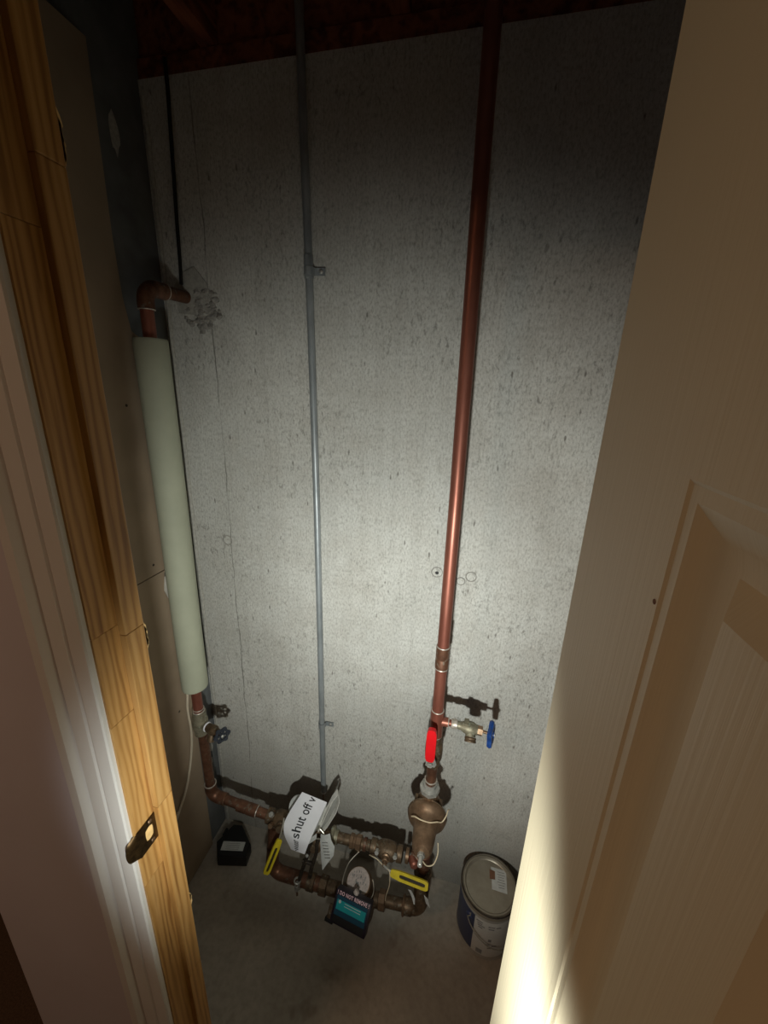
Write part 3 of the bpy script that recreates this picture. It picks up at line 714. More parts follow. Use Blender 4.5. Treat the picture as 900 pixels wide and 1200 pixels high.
tag(obj('seal_wire', MB().tube(smooth_path(pts), 0.0014, 8), 'seal'), 'pale wire tied to the yellow lever on the right', 'wire')
rows = [[(-0.06+0.006*i+0.004*j*(1 if i < 3 else 0.4), 0.752+0.004*math.sin(i), 0.262-0.018*i) for j in range(3)] for i in range(4)]
tag(obj('strip_tag', MB().sheet(rows, 0.0008), 'card'), 'small crumpled pale tag hanging under the yellow lever on the right', 'tag')
rows = [[(-0.016+0.004*i+0.006*j, 0.765-0.002*j, 0.236-0.016*i-0.003*j) for j in range(3)] for i in range(3)]
tag(obj('strip_tag', MB().sheet(rows, 0.0008), 'card'), 'tiny pale tag by the right end elbow', 'tag')

# lower loop through the meter
YL, ZL = 0.80, 0.085
t = thing('meter_loop', 'lower copper pipe loop carrying the water meter just above the floor', 'pipe', (-0.3, YL, 0.05))
lp = [(-0.508, 0.826, 0.250), (-0.512, 0.815, 0.16)]+arc((-0.482, 0.802, 0.115), (-0.514, 0.805, 0.115), (-0.482, 0.80, 0.078))+[(-0.40, YL, 0.079), (-0.33, YL, 0.081)]
obj('left_bend', MB().tube(lp, 0.0205, 24), 'copper_old', t)
obj('coupling', MB().lathe((-0.388, YL, 0.08), (1, 0, 0), [(0, 0.0215), (0.001, 0.0245), (0.024, 0.0245), (0.026, 0.0215)], 24), 'bronze_dark', t)
obj('hex_union', MB().lathe((-0.346, YL, 0.081), (1, 0, 0), [(0, 0.022), (0.002, 0.028), (0.024, 0.028), (0.027, 0.02)], 8), 'bronze_dark', t)
obj('right_pipe', MB().tube([(-0.132, YL, 0.098), (-0.06, YL, 0.105)], 0.0165, 22), 'bronze_dark', t)
obj('hex_union', MB().lathe((-0.152, YL, 0.096), (1, 0, 0.08), [(0, 0.018), (0.002, 0.027), (0.020, 0.027), (0.023, 0.0185)], 8), 'bronze', t)
el = [(-0.07, YL, 0.104), (-0.055, YL, 0.105)]+arc((-0.055, 0.806, 0.135), (-0.055, 0.803, 0.105), (-0.026, 0.806, 0.135))+[(-0.026, 0.822, 0.19), (-0.027, YP_-0.002, 0.225)]
obj('right_elbow', MB().tube(el, 0.0225, 22), 'bronze_dark', t)
obj('elbow_rim', MB().torus((-0.074, YL, 0.1035), (1, 0, 0.05), 0.0225, 0.004, 26, 8), 'bronze', t)
obj('elbow_rim', MB().torus((-0.027, YP_-0.003, 0.222), (0, 0.15, 1), 0.0225, 0.004, 26, 8), 'bronze_dark', t)

# bonding clamp on the lower pipe
t = thing('bonding_clamp', 'small metal bonding clamp gripping the lower copper pipe under the paper tag', 'clamp', (-0.41, YL, 0.055))
obj('jaw', MB().torus((-0.41, YL, 0.079), (1, 0, 0), 0.0232, 0.004, 26, 8).box((-0.416, YL-0.040, 0.086), (-0.404, YL-0.022, 0.108), 0.002), 'galv', t)
obj('lug', MB().torus((-0.409, YL-0.030, 0.122), (0.3, -1, 0.5), 0.009, 0.0026, 20, 8), 'galv', t)
obj('screw', MB().cyl((-0.410, YL-0.034, 0.062), (-0.410, YL-0.034, 0.112), 0.0036, 10), 'bronze', t)

# left riser, its sleeve, its valve and the elbowed run
LX = -0.740
t = thing('supply_pipe', 'copper supply pipe entering through the broken hole in the wall at left', 'pipe', (LX, YP_, 0.31))
wp = [(LX+0.010, D-0.0005, 1.806), (LX+0.006, 0.87, 1.803)]
obj('wall_stub', MB().tube(wp, 0.0143, 22), 'copper_old', t)
ew = [(LX+0.006, 0.885, 1.8035)]+arc((LX+0.001, 0.858, 1.774), (LX+0.004, 0.858, 1.803), (LX, YP_, 1.774))+[(LX, YP_, 1.757)]
obj('elbow', MB().tube(ew, 0.0178, 24), 'copper_old', t)
ring((LX+0.006, 0.886, 1.8035), (0.05, 1, 0), 0.0168, 'solder', t)
ring((LX, YP_, 1.7565), (0, 0, 1), 0.0168, 'solder', t)
obj('pipe', MB().tube([(LX, YP_, 1.76), (LX-0.003, YP_, 1.2), (LX-0.004, YP_, 0.645)], 0.0143, 22), 'copper', t)
obj('pipe', MB().tube([(LX+0.001, YP_, 0.559), (LX+0.004, YP_, 0.335)], 0.0143, 22), 'copper_old', t)
ZR = 0.298
eb = [(LX+0.004, YP_, 0.35), (LX+0.004, YP_, 0.335)]+arc((LX+0.034, YP_, 0.331), (LX+0.004, YP_, 0.331), (LX+0.034, YP_, ZR+0.002))+[(LX+0.056, YP_, ZR+0.001)]
obj('lower_elbow', MB().tube(eb, 0.0182, 24), 'copper_old', t)
ring((LX+0.004, YP_, 0.352), (0, 0, 1), 0.0172, 'solder', t, 0.002)
ring((LX+0.056, YP_, ZR), (1, 0, 0), 0.0172, 'bronze', t)
obj('run_pipe', MB().tube([(LX+0.05, YP_, ZR+0.001), (-0.536, YP_, 0.280)], 0.0146, 22), 'copper_old', t)
ring((-0.570, YP_, 0.283), (1, 0, -0.1), 0.0172, 'solder', t, 0.0018)
obj('coupling', MB().lathe((-0.640, YP_, 0.2895), (1, 0, -0.1), [(0, 0.015), (0.001, 0.0178), (0.030, 0.0178), (0.031, 0.0168), (0.036, 0.0168), (0.037, 0.0178), (0.068, 0.0178), (0.069, 0.015)], 24), 'copper_old', t)
m = MB()
for i in range(7): rock(m, (-0.66+random.uniform(-0.04, 0.12), YP_-0.013+random.uniform(-0.003, 0.003), 0.303+random.uniform(-0.018, 0.004)), random.uniform(0.0015, 0.0035))
obj('flux_crumbs', m, 'patina', t, kind='stuff')

# insulating sleeve: a hollow tube
prof_o = 0.0365; prof_i = 0.0165; n = 32; vs = []; fs = []
zs = [0.736, 0.738, 0.742]+[0.742+(1.690-0.742)*i/12 for i in range(1, 12)]+[1.690, 1.694, 1.696]
for i, z in enumerate(zs):
    cx = LX-0.004+0.004*(z-0.73); r = prof_o-(0.0022 if i in (0, len(zs)-1) else 0.0008 if i in (1, len(zs)-2) else 0)
    for k in range(n):
        a = 2*PI*k/n; rr = r*(1+0.012*math.sin(3*a+z*9)); vs.append((cx+rr*math.cos(a), YP_+rr*math.sin(a), z))
for i in range(len(zs)-1):
    for k in range(n): fs.append((i*n+k, i*n+(k+1) % n, (i+1)*n+(k+1) % n, (i+1)*n+k))
b0 = len(vs)
for z in (zs[0], zs[-1]):
    cx = LX-0.004+0.004*(z-0.73)
    for k in range(n): a = 2*PI*k/n; vs.append((cx+prof_i*math.cos(a), YP_+prof_i*math.sin(a), z))
for k in range(n):
    k2 = (k+1) % n; e = (len(zs)-1)*n
    fs += [(k, b0+k, b0+k2, k2), (e+k, e+k2, b0+n+k2, b0+n+k), (b0+k, b0+n+k, b0+n+k2, b0+k2)]
tag(obj('pipe_sleeve', MB().add(vs, fs), 'insul'), 'pale green insulating sleeve around the copper pipe at left', 'insulation')

t = thing('drain_valve', 'grey brass drain valve with a dark hand wheel below the green sleeve', 'valve', (LX, YP_, 0.56))
obj('tee', MB().lathe((LX-0.003, YP_, 0.56), (0, 0, 1), [(0, 0.0148), (0.002, 0.020), (0.018, 0.0205), (0.028, 0.023), (0.052, 0.023), (0.062, 0.0205), (0.082, 0.020), (0.084, 0.0148)], 24), 'patina', t)
ring((LX-0.003, YP_, 0.6465), (0, 0, 1), 0.0158, 'solder', t, 0.0022)
ring((LX-0.003, YP_, 0.655), (0, 0, 1), 0.0150, 'solder', t, 0.0014)
ax = Vector((1, -0.28, 0.03))
obj('branch', MB().lathe((LX+0.010, YP_-0.004, 0.600), ax, [(0, 0.013), (0.014, 0.013), (0.020, 0.0125)], 18), 'patina', t)
obj('tape_ring', MB().torus(Vector((LX+0.010, YP_-0.004, 0.600))+ax.normalized()*0.019, ax, 0.0118, 0.003, 22, 8), 'paper', t)
obj('body', MB().lathe(Vector((LX+0.010, YP_-0.004, 0.600))+ax.normalized()*0.022, ax, [(0, 0.012), (0.004, 0.0135), (0.010, 0.0125), (0.018, 0.0155), (0.030, 0.0155), (0.036, 0.0115), (0.046, 0.0115)], 20), 'bronze_dark', t)
p0 = Vector((LX+0.010, YP_-0.004, 0.600))+ax.normalized()*0.044
obj('spout', MB().tube([p0, p0+Vector((0.001, -0.010, -0.012)), p0+Vector((0.001, -0.016, -0.026))], 0.0105, 16), 'bronze_dark', t)
obj('stem', MB().cyl(p0+ax.normalized()*0.02, p0+ax.normalized()*0.040, 0.0042, 12), 'bronze', t)
wheel(p0+ax.normalized()*0.040, (0.8, -0.6, 0.12), 0.0235, 'navy_wheel', t, 6, 0.006)

# valve with the yellow lever at left, and the tee it sits on
t = thing('lever_valve', 'bronze valve with a hanging yellow lever beside the paper sign', 'valve', (-0.46, YP_, 0.24))
obj('body', MB().lathe((-0.535, YP_, 0.280), (1, 0, -0.08), [(0, 0.016), (0.002, 0.023), (0.020, 0.023), (0.024, 0.019), (0.034, 0.026), (0.060, 0.029), (0.085, 0.026), (0.095, 0.019), (0.098, 0.024), (0.116, 0.024), (0.119, 0.018), (0.17, 0.018)], 24), 'bronze_dark', t)
obj('bonnet', MB().lathe((-0.475, YP_-0.022, 0.286), (0.1, -1, 0.5), [(0, 0.015), (0.010, 0.014), (0.012, 0.010), (0.024, 0.0095)], 16), 'bronze_dark', t)
obj('flange_bolt', MB().hexnut((-0.512, YP_-0.010, 0.300), (-0.512, YP_-0.016, 0.312), 0.008), 'galv', t)
obj('flange_bolt', MB().hexnut((-0.506, YP_-0.024, 0.283), (-0.506, YP_-0.036, 0.290), 0.008), 'bronze', t)
lev = obj('lever', MB().tube([(-0.463, 0.806, 0.325), (-0.460, 0.795, 0.318), (-0.461, 0.78, 0.298), (-0.463, 0.771, 0.284)], 0.0028, 8), 'wire', t)
slotted_lever((-0.4625, 0.773, 0.285), (-0.484, 0.718, 0.212), 0.021, 0.007, (0.55, -0.55, 0.5), lev)

# gate bracket hanging under the tags
t = thing('valve_bracket', 'dark iron bracket with two prongs below the paper sign', 'bracket', (-0.37, 0.79, 0.12))
obj('prong', MB().tube([(-0.365, 0.79, 0.30), (-0.372, 0.776, 0.25), (-0.385, 0.772, 0.20), (-0.398, 0.772, 0.15), (-0.404, 0.774, 0.125)], 0.006, 10), 'iron', t)
obj('prong', MB().tube([(-0.345, 0.79, 0.30), (-0.348, 0.776, 0.25), (-0.360, 0.772, 0.20), (-0.368, 0.774, 0.15)], 0.006, 10), 'iron', t)
obj('cross_bar', MB().cyl((-0.39, 0.773, 0.215), (-0.352, 0.773, 0.215), 0.0055, 10), 'iron', t)
obj('hub', MB().lathe((-0.355, 0.80, 0.262), (0, -1, 0.4), [(0, 0.021), (0.012, 0.021), (0.016, 0.014), (0.024, 0.012), (0.025, 0.004)], 18), 'bronze_dark', t)
obj('rivet', MB().lathe((-0.372, 0.768, 0.252), (0, -1, 0.5), [(0, 0.0055), (0.003, 0.004), (0.004, 0.001)], 10), 'galv', t)

# round pale disc behind the sign
t = tag(obj('round_dial', MB().lathe((-0.425, 0.842, 0.338), (-0.25, -0.6, 0.75), [(0, 0.026), (0.003, 0.030), (0.018, 0.030), (0.022, 0.027), (0.024, 0.006)], 28), 'card'), 'round pale cap half hidden behind the paper sign', 'cap')

# paper sign wrapped over the valve
Lp = [(-0.422, 0.765, 0.266), (-0.442, 0.765, 0.327), (-0.448, 0.785, 0.347), (-0.415, 0.84, 0.405)]
Rp = [(-0.373, 0.755, 0.279), (-0.363, 0.765, 0.314), (-0.357, 0.785, 0.329), (-0.334, 0.84, 0.389)]
def crv(P, s):
    P = [Vector(p) for p in P]; ks = [0.0, 0.27, 0.42, 1.0]
    # piecewise Hermite through the four points
    for i in range(3):
        if s <= ks[i+1] or i == 2:
            h = ks[i+1]-ks[i]; u = (s-ks[i])/h
            def tan(j):
                if j == 0: return (P[1]-P[0])/(ks[1]-ks[0])
                if j == 3: return (P[3]-P[2])/(ks[3]-ks[2])
                return (P[j+1]-P[j-1])/(ks[j+1]-ks[j-1])
            a, b = tan(i)*h, tan(i+1)*h; u2, u3 = u*u, u*u*u
            return P[i]*(2*u3-3*u2+1)+a*(u3-2*u2+u)+P[i+1]*(-2*u3+3*u2)+b*(u3-u2)
def surf(s, t_):
    bulge = 0.006*math.sin(PI*t_)
    return crv(Lp, s)*(1-t_)+crv(Rp, s)*t_+Vector((0, -0.5, 0.8))*bulge
NS, NT = 24, 10
rows = [[surf(i/NS, j/NT) for j in range(NT+1)] for i in range(NS+1)]
pnorm = (surf(0.6, 0.6)-surf(0.6, 0.4)).cross(surf(0.7, 0.5)-surf(0.5, 0.5)).normalized()
sgn_ = 1 if pnorm.dot(Vector((0, -0.6, 0.8))) > 0 else -1
t = thing('paper_sign', 'folded white paper sign with black lettering wrapped over a valve', 'sign', (-0.39, 0.80, 0.26))
obj('sheet', MB().sheet(rows, 0.0006 if sgn_ < 0 else 0.0006), 'paper', t, smooth=60)
# folded-under flap along the right edge
rows = [[Vector(surf(s, 1.0)).lerp(Vector(q), k/5) for k in range(6)] for s, q in ((1.0, (-0.338, 0.835, 0.352)), (0.8, (-0.345, 0.822, 0.335)), (0.55, (-0.357, 0.80, 0.312)), (0.35, (-0.366, 0.782, 0.300)))]
obj('flap', MB().sheet(rows, 0.0006), 'card', t, smooth=60)
def on_paper(x, y, lift=0.0014):
    f = x/TEXT_W
    s = 0.045+f/BREAK*0.225 if f < BREAK else 0.27+(f-BREAK)/(1-BREAK)*0.715
    s -= 0.05*y*(1-f)
    t_ = 0.61-y*(0.34+0.10*min(1, f*2))
    s = max(0.004, s)
    s = min(s, 0.999); t_ = max(0.01, min(0.99, t_)); e = 0.01
    nn = (surf(s, min(1, t_+e))-surf(s, t_-e)).cross(surf(min(1, s+e), t_)-surf(s-e, t_)).normalized()
    if nn.dot(Vector((-0.3, -0.6, 0.7))) < 0: nn = -nn
    return surf(s, t_)+nn*lift
def text_width(body, sp=1.0):
    m_ = text_mesh(body, 1.0, lambda x, y: Vector((x, y, 0)), 0, sp); return max(v.x for v in m_.v)
TEXT_W = text_width('Water shut off v'); BREAK = 1-text_width('shut off v')/TEXT_W
obj('lettering', text_mesh('Water shut off v', 1.0, on_paper, 0.008), 'ink', t, smooth=0, label='black lettering reading Water shut off v')

# folded plastic tag, hanging card and printed slip
leaf = [Vector(p) for p in [(-0.350, 0.805, 0.318), (-0.341, 0.82, 0.338), (-0.331, 0.83, 0.368), (-0.315, 0.84, 0.41), (-0.3, 0.845, 0.436), (-0.296, 0.84, 0.412), (-0.303, 0.83, 0.378), (-0.325, 0.815, 0.335), (-0.342, 0.803, 0.312)]]
t = thing('plastic_tag', 'looped milky plastic tag standing up at the right of the paper sign', 'tag', (-0.33, 0.82, 0.31))
pts = []
for i in range(len(leaf)-1):
    for k in range(4): pts.append(leaf[i].lerp(leaf[i+1], k/4))
m = MB()
wv = Vector((0.004, -0.008, 0.0))
rows = [[p-wv, p, p+wv] for p in pts]
obj('loop_band', m.sheet(rows, 0.0012), 'plasticbag', t, smooth=60)
c_ = sum(leaf, Vector())/len(leaf)
rows = [[leaf[0].lerp(leaf[4], s)*0.5+leaf[8].lerp(leaf[5], s)*0.5+(leaf[2].lerp(leaf[3], s)-leaf[7].lerp(leaf[6], s))*(q*math.sin(PI*min(1, s*0.95+0.03))*0.42) for q in (-1, -0.5, 0, 0.5, 1)] for s in [i/10 for i in range(11)]]
obj('web', MB().sheet(rows, 0.0008), 'web', t, smooth=60)
rows = [[Vector(a).lerp(Vector(b), k/4)+Vector((0, -0.003*math.sin(PI*k/4), 0.002*math.sin(PI*k/4))) for k in range(5)] for a, b in (((-0.378, 0.78, 0.297), (-0.344, 0.78, 0.338)), ((-0.377, 0.779, 0.288), (-0.3445, 0.779, 0.327)), ((-0.376, 0.78, 0.279), (-0.345, 0.78, 0.316)))]
sl = tag(obj('paper_slip', MB().sheet(rows, 0.001), 'card'), 'small folded white slip under the lower edge of the paper sign', 'slip')
A = [(-0.335, 0.79, 0.326), (-0.336, 0.786, 0.300), (-0.333, 0.781, 0.270), (-0.328, 0.772, 0.243), (-0.3225, 0.765, 0.219)]
B = [(-0.306, 0.79, 0.338), (-0.301, 0.786, 0.318), (-0.288, 0.78, 0.303), (-0.290, 0.775, 0.273), (-0.317, 0.766, 0.224)]
rows = [[Vector(a).lerp(Vector(b), k/6)+Vector((0, -0.004*math.sin(PI*k/6), 0)) for k in range(7)] for a, b in zip(A, B)]
t = thing('hanging_card', 'curled white printed card hanging below the plastic tag', 'tag', (-0.315, 0.775, 0.22))
obj('sheet', MB().sheet(rows, 0.0008), 'card', t, smooth=60)
m = MB()
for k in range(6):
    a = Vector(rows[1][1]).lerp(Vector(rows[3][2]), k/6)+Vector((0.002, -0.0025, 0.001)); b = a+Vector((0.018, -0.0015, 0.008))
    m.obox((a+b)/2, b-a, (0, 0.0006, 0), (0, 0, 0.0016))
obj('print_lines', m, 'greyink', t, smooth=0)
pts = [(-0.352, 0.80, 0.32), (-0.345, 0.798, 0.335), (-0.333, 0.795, 0.330), (-0.325, 0.792, 0.322), (-0.335, 0.79, 0.305), (-0.35, 0.79, 0.30)]
tag(obj('tie_wire', MB().tube(smooth_path(pts), 0.002, 8), 'wire'), 'short bent wire tying the tags to the pipe', 'wire')

# water meter
MX = -0.213
t = thing('water_meter', 'bronze water meter with a pale round register on the lower pipe loop', 'meter', (MX, YL, 0.0))
obj('body', MB().lathe((MX, YL, 0.004), (0, 0, 1), [(0, 0.036), (0.004, 0.043), (0.03, 0.046), (0.055, 0.050), (0.095, 0.050), (0.11, 0.046), (0.125, 0.040), (0.15, 0.037)], 32).cyl((MX-0.105, YL, 0.081), (MX+0.06, YL, 0.092), 0.021, 22), 'bronze_dark', t)
rax = Vector((-0.02, -0.42, 1)).normalized(); rc = Vector((MX, YL-0.006, 0.150))
reg = obj('register', MB().lathe(rc, rax, [(0, 0.036), (0.018, 0.037), (0.030, 0.0375), (0.034, 0.036), (0.0345, 0.033)], 34), 'bronze', t)
u, v, a = frame(rax)
top = rc+rax*0.0345
obj('dial_face', MB().lathe(top, rax, [(0, 0.0345), (0.0015, 0.034), (0.002, 0.03)], 34), 'register', reg)
m = MB()
for i in range(26):
    q = random.uniform(0.005, 0.028); g_ = random.uniform(0, 2*PI); c = top+rax*0.0022+(u*math.cos(g_)+v*math.sin(g_))*q
    m.obox(c, u*random.uniform(0.003, 0.008), v*random.uniform(0.0012, 0.0025), rax*0.0006)
m.obox(top+rax*0.0022+u*0.003-v*0.002, u*0.004, v*0.009, rax*0.0008).lathe(top+rax*0.002+u*0.02+v*0.012, rax, [(0, 0.004), (0.0008, 0.004)], 12)
obj('dial_print', m, 'greyink', reg, smooth=0)
obj('lid_hinge', MB().obox(top-rax*0.004+Vector((0.004, -0.036, -0.012)), (0.020, 0, 0), (0, 0.008, 0.002), (0, -0.002, 0.010), 0.002), 'register', reg)
pts = []
for k in range(31):
    g_ = math.radians(100+k*8.2); pts.append(rc+rax*0.020+Vector((0.0445*math.cos(g_), 0.0445*math.sin(g_)*1.15, 0.004*math.sin(2*g_))))
pts = [(MX+0.012, 0.84, 0.255), (MX-0.012, 0.815, 0.250), (MX-0.034, 0.79, 0.235), (MX-0.044, 0.77, 0.205), (MX-0.042, 0.752, 0.188), (MX-0.034, 0.74, 0.182)]
tag(obj('register_wire', MB().tube(smooth_path(pts), 0.0016, 8), 'wire'), 'thin wire arching over the left of the meter register', 'wire')
pts = [(MX+0.042, 0.79, 0.195), (MX+0.050, 0.772, 0.185), (MX+0.048, 0.752, 0.182), (MX+0.036, 0.742, 0.184), (MX+0.026, 0.738, 0.186)]
tag(obj('register_wire', MB().tube(smooth_path(pts), 0.0016, 8), 'wire'), 'thin wire curling round the right of the meter register', 'wire')

# radio transmitter box hung on the front of the meter
TL, TR, BR, BL = [Vector(p) for p in ((-0.263, 0.733, 0.213), (-0.153, 0.719, 0.213), (-0.170, 0.671, 0.155), (-0.2725, 0.687, 0.155))]
ex = ((TR-TL)+(BR-BL)).normalized(); ey = ((TL-BL)+(TR-BR)); ey = (ey-ex*ey.dot(ex)).normalized(); en = ex.cross(ey).normalized()
cc = (TL+TR+BR+BL)/4; W = 0.108; H = 0.078
def on_box(x, y, lift=0.0): return cc+ex*x+ey*y+en*lift
t = thing('radio_transmitter', 'black box with a teal label hung on the front of the water meter', 'transmitter', (cc.x, cc.y, 0.13))
obj('case', MB().obox(cc-en*0.015, ex*W, ey*H, en*0.030, 0.003), 'black_violet', t)
obj('label', MB().obox(on_box(0, -0.002, 0.0004), ex*(W-0.014), ey*(H-0.022), en*0.0008), 'teal_dark', t, smooth=0, label='dark teal label')
obj('label_band', MB().obox(on_box(0, 0.006, 0.0009), ex*(W-0.020), ey*0.022, en*0.0008), 'teal', t, smooth=0, label='bright teal band')
obj('label_foot', MB().obox(on_box(0, -0.026, 0.0009), ex*(W-0.014), ey*0.016, en*0.0008), 'black', t, smooth=0)
WT = text_width('! DO NOT REMOVE !', 1.12)
obj('lettering', text_mesh('! DO NOT REMOVE !', 1.0, lambda x, y: on_box(-W/2+0.005+x*(W-0.010)/WT, H/2-0.0108+y*0.0125, 0.0009), 0.02, 1.12), 'pinkprint', t, smooth=0, label='pale lettering reading DO NOT REMOVE')
m = MB()
m.lathe(on_box(-0.036, 0.0135, 0.0014), en, [(0, 0.004), (0.0005, 0.004)], 12)
for i in range(2): m.obox(on_box(0.004, 0.0135-0.006*i, 0.0015), ex*0.05, ey*0.0013, en*0.0005)
obj('label_print', m, 'card', t, smooth=0, kind='stuff')
obj('side_tab', MB().obox(on_box(-W/2-0.007, -0.028, -0.022), ex*0.016, ey*0.034, en*0.012, 0.003), 'bronze_dark', t)
obj('bracket_foot', MB().obox(on_box(-W/2-0.006, -0.046, -0.024), ex*0.026, ey*0.010, en*0.018, 0.002), 'black', t)
obj('cable_boot', MB().cyl(on_box(0.0, H/2, -0.012), on_box(0.004, H/2+0.010, -0.012), 0.008, 16, 0.002), 'register', t)

# ------------------------------------------------------------------ things on the floor and loose cables
t = thing('bait_box', 'small black five sided plastic box lying in the floor corner', 'box', (-0.69, 0.86, 0))
poly = [(-0.728, 0.807), (-0.630, 0.829), (-0.637, 0.872), (-0.700, 0.921), (-0.733, 0.916), (-0.758, 0.848)]
cx = sum(p[0] for p in poly)/6; cy = sum(p[1] for p in poly)/6
def ring5(k, z): return [(cx+(x-cx)*k, cy+(y-cy)*k, z) for x, y in poly]
vs = ring5(0.97, 0.0005)+ring5(1.0, 0.006)+ring5(1.0, 0.030)+ring5(0.985, 0.031)+ring5(0.985, 0.034)+ring5(1.0, 0.035)+ring5(0.98, 0.046)+ring5(0.93, 0.050)
fs = [tuple(range(5, -1, -1)), tuple(range(42, 48))]
for i in range(7):
    for k in range(6): fs.append((i*6+k, i*6+(k+1) % 6, i*6+6+(k+1) % 6, i*6+6+k))
obj('case', MB().add(vs, fs), 'black', t, smooth=25)
obj('label', MB().prism([(-0.726, 0.826, 0.0502), (-0.650, 0.842, 0.0502), (-0.656, 0.870, 0.0502), (-0.733, 0.854, 0.0502)], (0, 0, 0.0006)), 'card', t, smooth=0, label='grubby white rectangular label')
m = MB()
for i in range(4):
    a = Vector((-0.720, 0.832+0.006*i, 0.0509)); m.obox(a+Vector((0.03-0.001*i, 0.006, 0)), (0.045, 0.0095, 0), (-0.0004, 0.0012, 0), (0, 0, 0.0003))
obj('print_lines', m, 'greyink', t, smooth=0)
obj('latch', MB().box((-0.750, 0.872, 0.028), (-0.742, 0.896, 0.052), 0.002), 'black', t)

# paint can
CX, CY, CR, CH = 0.172, 0.866, 0.083, 0.192
t = thing('paint_can', 'navy and white gallon paint can with a metal lid by the door', 'can', (CX, CY, 0))
obj('body', MB().lathe((CX, CY, 0.0005), (0, 0, 1), [(0, CR-0.006), (0.001, CR-0.001), (0.004, CR+0.0006), (0.007, CR-0.0005), (0.012, CR-0.0015), (CH-0.024, CR-0.0015), (CH-0.020, CR-0.0008), (CH-0.010, CR-0.0008)], 56), 'canplastic', t)
def wrap(name, a0, a1, z0, z1, mat, lift=0.0, parent=None, n=24):
    r = CR-0.0012+lift; rows = [[(CX+r*math.cos(a0+(a1-a0)*i/n), CY+r*math.sin(a0+(a1-a0)*i/n), z) for i in range(n+1)] for z in (z0, z1)]
    rows2 = [[(CX+(r+0.0005)*math.cos(a0+(a1-a0)*i/n), CY+(r+0.0005)*math.sin(a0+(a1-a0)*i/n), z) for i in range(n+1)] for z in (z0, z1)]
    vs = rows[0]+rows[1]+rows2[0]+rows2[1]; k = n+1; fs = []
    for i in range(n):
        fs += [(i, i+1, k+i+1, k+i), (2*k+i, 3*k+i, 3*k+i+1, 2*k+i+1), (i, 2*k+i, 2*k+i+1, i+1), (k+i, k+i+1, 3*k+i+1, 3*k+i)]
    fs += [(0, k, 3*k, 2*k), (n, 2*k+n, 3*k+n, k+n)]
    return obj(name, MB().add(vs, fs), mat, parent or t, smooth=50)
R_ = math.radians
SPLIT = R_(-118)
wrap('navy_label', R_(-300), SPLIT, 0.018, CH-0.026, 'navy', n=44).__setitem__('label', 'navy blue half of the label')
wrap('white_label', SPLIT+0.002, R_(40), 0.018, CH-0.026, 'canwhite', n=40).__setitem__('label', 'greyish white half of the label')
m = MB()
def pr(a, z, w, h):
    r = CR+0.0004; d = Vector((math.cos(a), math.sin(a), 0)); s = Vector((-math.sin(a), math.cos(a), 0))
    m.obox(Vector((CX, CY, z))+d*r, s*w, d*0.0008, (0, 0, h))
for i, (a, z, wd) in enumerate(((-108, 0.158, 0.018), (-107, 0.150, 0.014), (-104, 0.143, 0.020), (-105, 0.135, 0.012), (-84, 0.152, 0.018), (-70, 0.15, 0.014), (-84, 0.142, 0.016), (-88, 0.075, 0.016), (-74, 0.07, 0.014), (-80, 0.06, 0.02))):
    pr(R_(a), z, wd, 0.0022)
for i in range(9): pr(R_(-107+i*1.35), 0.034, 0.0009, 0.017)
pr(R_(-84), 0.093, 0.009, 0.009)
obj('label_print', m, 'greyink', t, smooth=0, kind='stuff')
lid = obj('lid', MB().lathe((CX, CY, CH-0.012), (0, 0, 1), [(0, CR-0.003), (0.001, CR+0.0012), (0.009, CR+0.0012), (0.0115, CR-0.0005), (0.0115, CR-0.0035), (0.008, CR-0.0048), (0.0075, CR-0.0058), (0.0108, CR-0.0075), (0.0108, CR-0.0105), (0.0065, CR-0.0125), (0.0040, CR-0.0155), (0.0038, 0.002)], 64), 'tinlid', t)
obj('rim', MB().torus((CX, CY, CH-0.0015), (0, 0, 1), CR-0.0015, 0.0022, 64, 8), 'iron', lid)
LZ = CH-0.0080
st_ = obj('sticker', MB().prism([(CX+0.006, CY+0.052, LZ), (CX+0.052, CY+0.050, LZ), (CX+0.052, CY-0.010, LZ), (CX+0.008, CY-0.008, LZ), (CX+0.008, CY+0.018, LZ), (CX+0.0185, CY+0.019, LZ), (CX+0.0185, CY+0.042, LZ), (CX+0.007, CY+0.045, LZ)], (0, 0, 0.0006)), 'card', lid, smooth=0, label='torn white sticker')
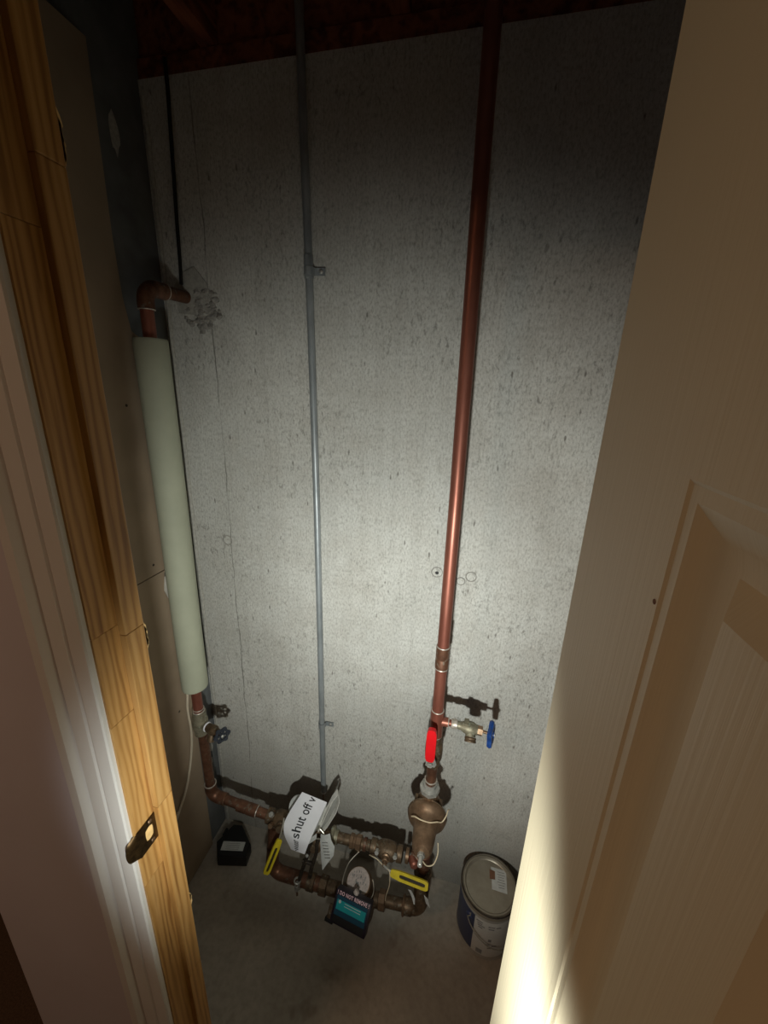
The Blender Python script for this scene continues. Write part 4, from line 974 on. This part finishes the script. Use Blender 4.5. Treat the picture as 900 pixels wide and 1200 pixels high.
obj('torn_patch', MB().prism([(CX+0.002, CY+0.018, LZ), (CX+0.018, CY+0.0192, LZ), (CX+0.018, CY+0.0415, LZ), (CX+0.002, CY+0.044, LZ)], (0, 0, 0.0004)), 'rust', lid, smooth=0)
m = MB()
for i in range(7): m.obox((CX+0.036, CY+0.042-0.0068*i, LZ+0.0008), (0.020+0.004*math.sin(i*2), 0, 0), (0, 0.0014, 0), (0, 0, 0.0004))
obj('sticker_print', m, 'greyink', lid, smooth=0)
ea = R_(-131)
ear = Vector((CX+(CR+0.002)*math.cos(ea), CY+(CR+0.002)*math.sin(ea), 0.142))
obj('ear', MB().lathe(ear-Vector((math.cos(ea), math.sin(ea), 0))*0.004, (math.cos(ea), math.sin(ea), 0), [(0, 0.012), (0.003, 0.011), (0.006, 0.007), (0.007, 0.002)], 18), 'navy', t)
pts = []
for i in range(25):
    g_ = ea+PI*i/24; sag = math.sin(PI*i/24); r = CR+0.006+0.012*sag
    pts.append((CX+r*math.cos(g_), CY+r*math.sin(g_), 0.142-0.062*sag**0.75))
pts = [ear+Vector((0.006, 0.0, 0.016)), ear+Vector((0.004, -0.005, 0.010)), ear+Vector((-0.003, -0.005, 0.004))]+pts
pts = [p for p in pts if Vector(p).y < 0.945]
obj('bail', MB().tube(pts, 0.0017, 8), 'wire', t, label='thin wire carrying handle')

# cables
pts = [(-0.716, 0.946, 2.26), (-0.716, 0.945, 2.20), (-0.722, 0.945, 2.08), (-0.727, 0.944, 1.96), (-0.730, 0.944, 1.88), (-0.732, 0.943, 1.832)]
tag(obj('hanging_cable', MB().tube(pts, 0.0042, 10), 'cable_black'), 'black cable hanging from the ceiling to the pipe hole', 'cable')
pts = [(-0.777, 0.833, 0.80), (-0.775, 0.834, 0.76), (-0.767, 0.822, 0.715), (-0.768, 0.815, 0.66), (-0.769, 0.818, 0.58), (-0.772, 0.815, 0.52), (-0.774, 0.80, 0.455), (-0.776, 0.775, 0.39), (-0.777, 0.74, 0.345), (-0.777, 0.68, 0.29), (-0.777, 0.62, 0.22)]
tag(obj('white_cable', MB().tube(smooth_path(pts), 0.0036, 10), 'cable_white'), 'thin off-white cable running down the board behind the left pipe', 'cable')
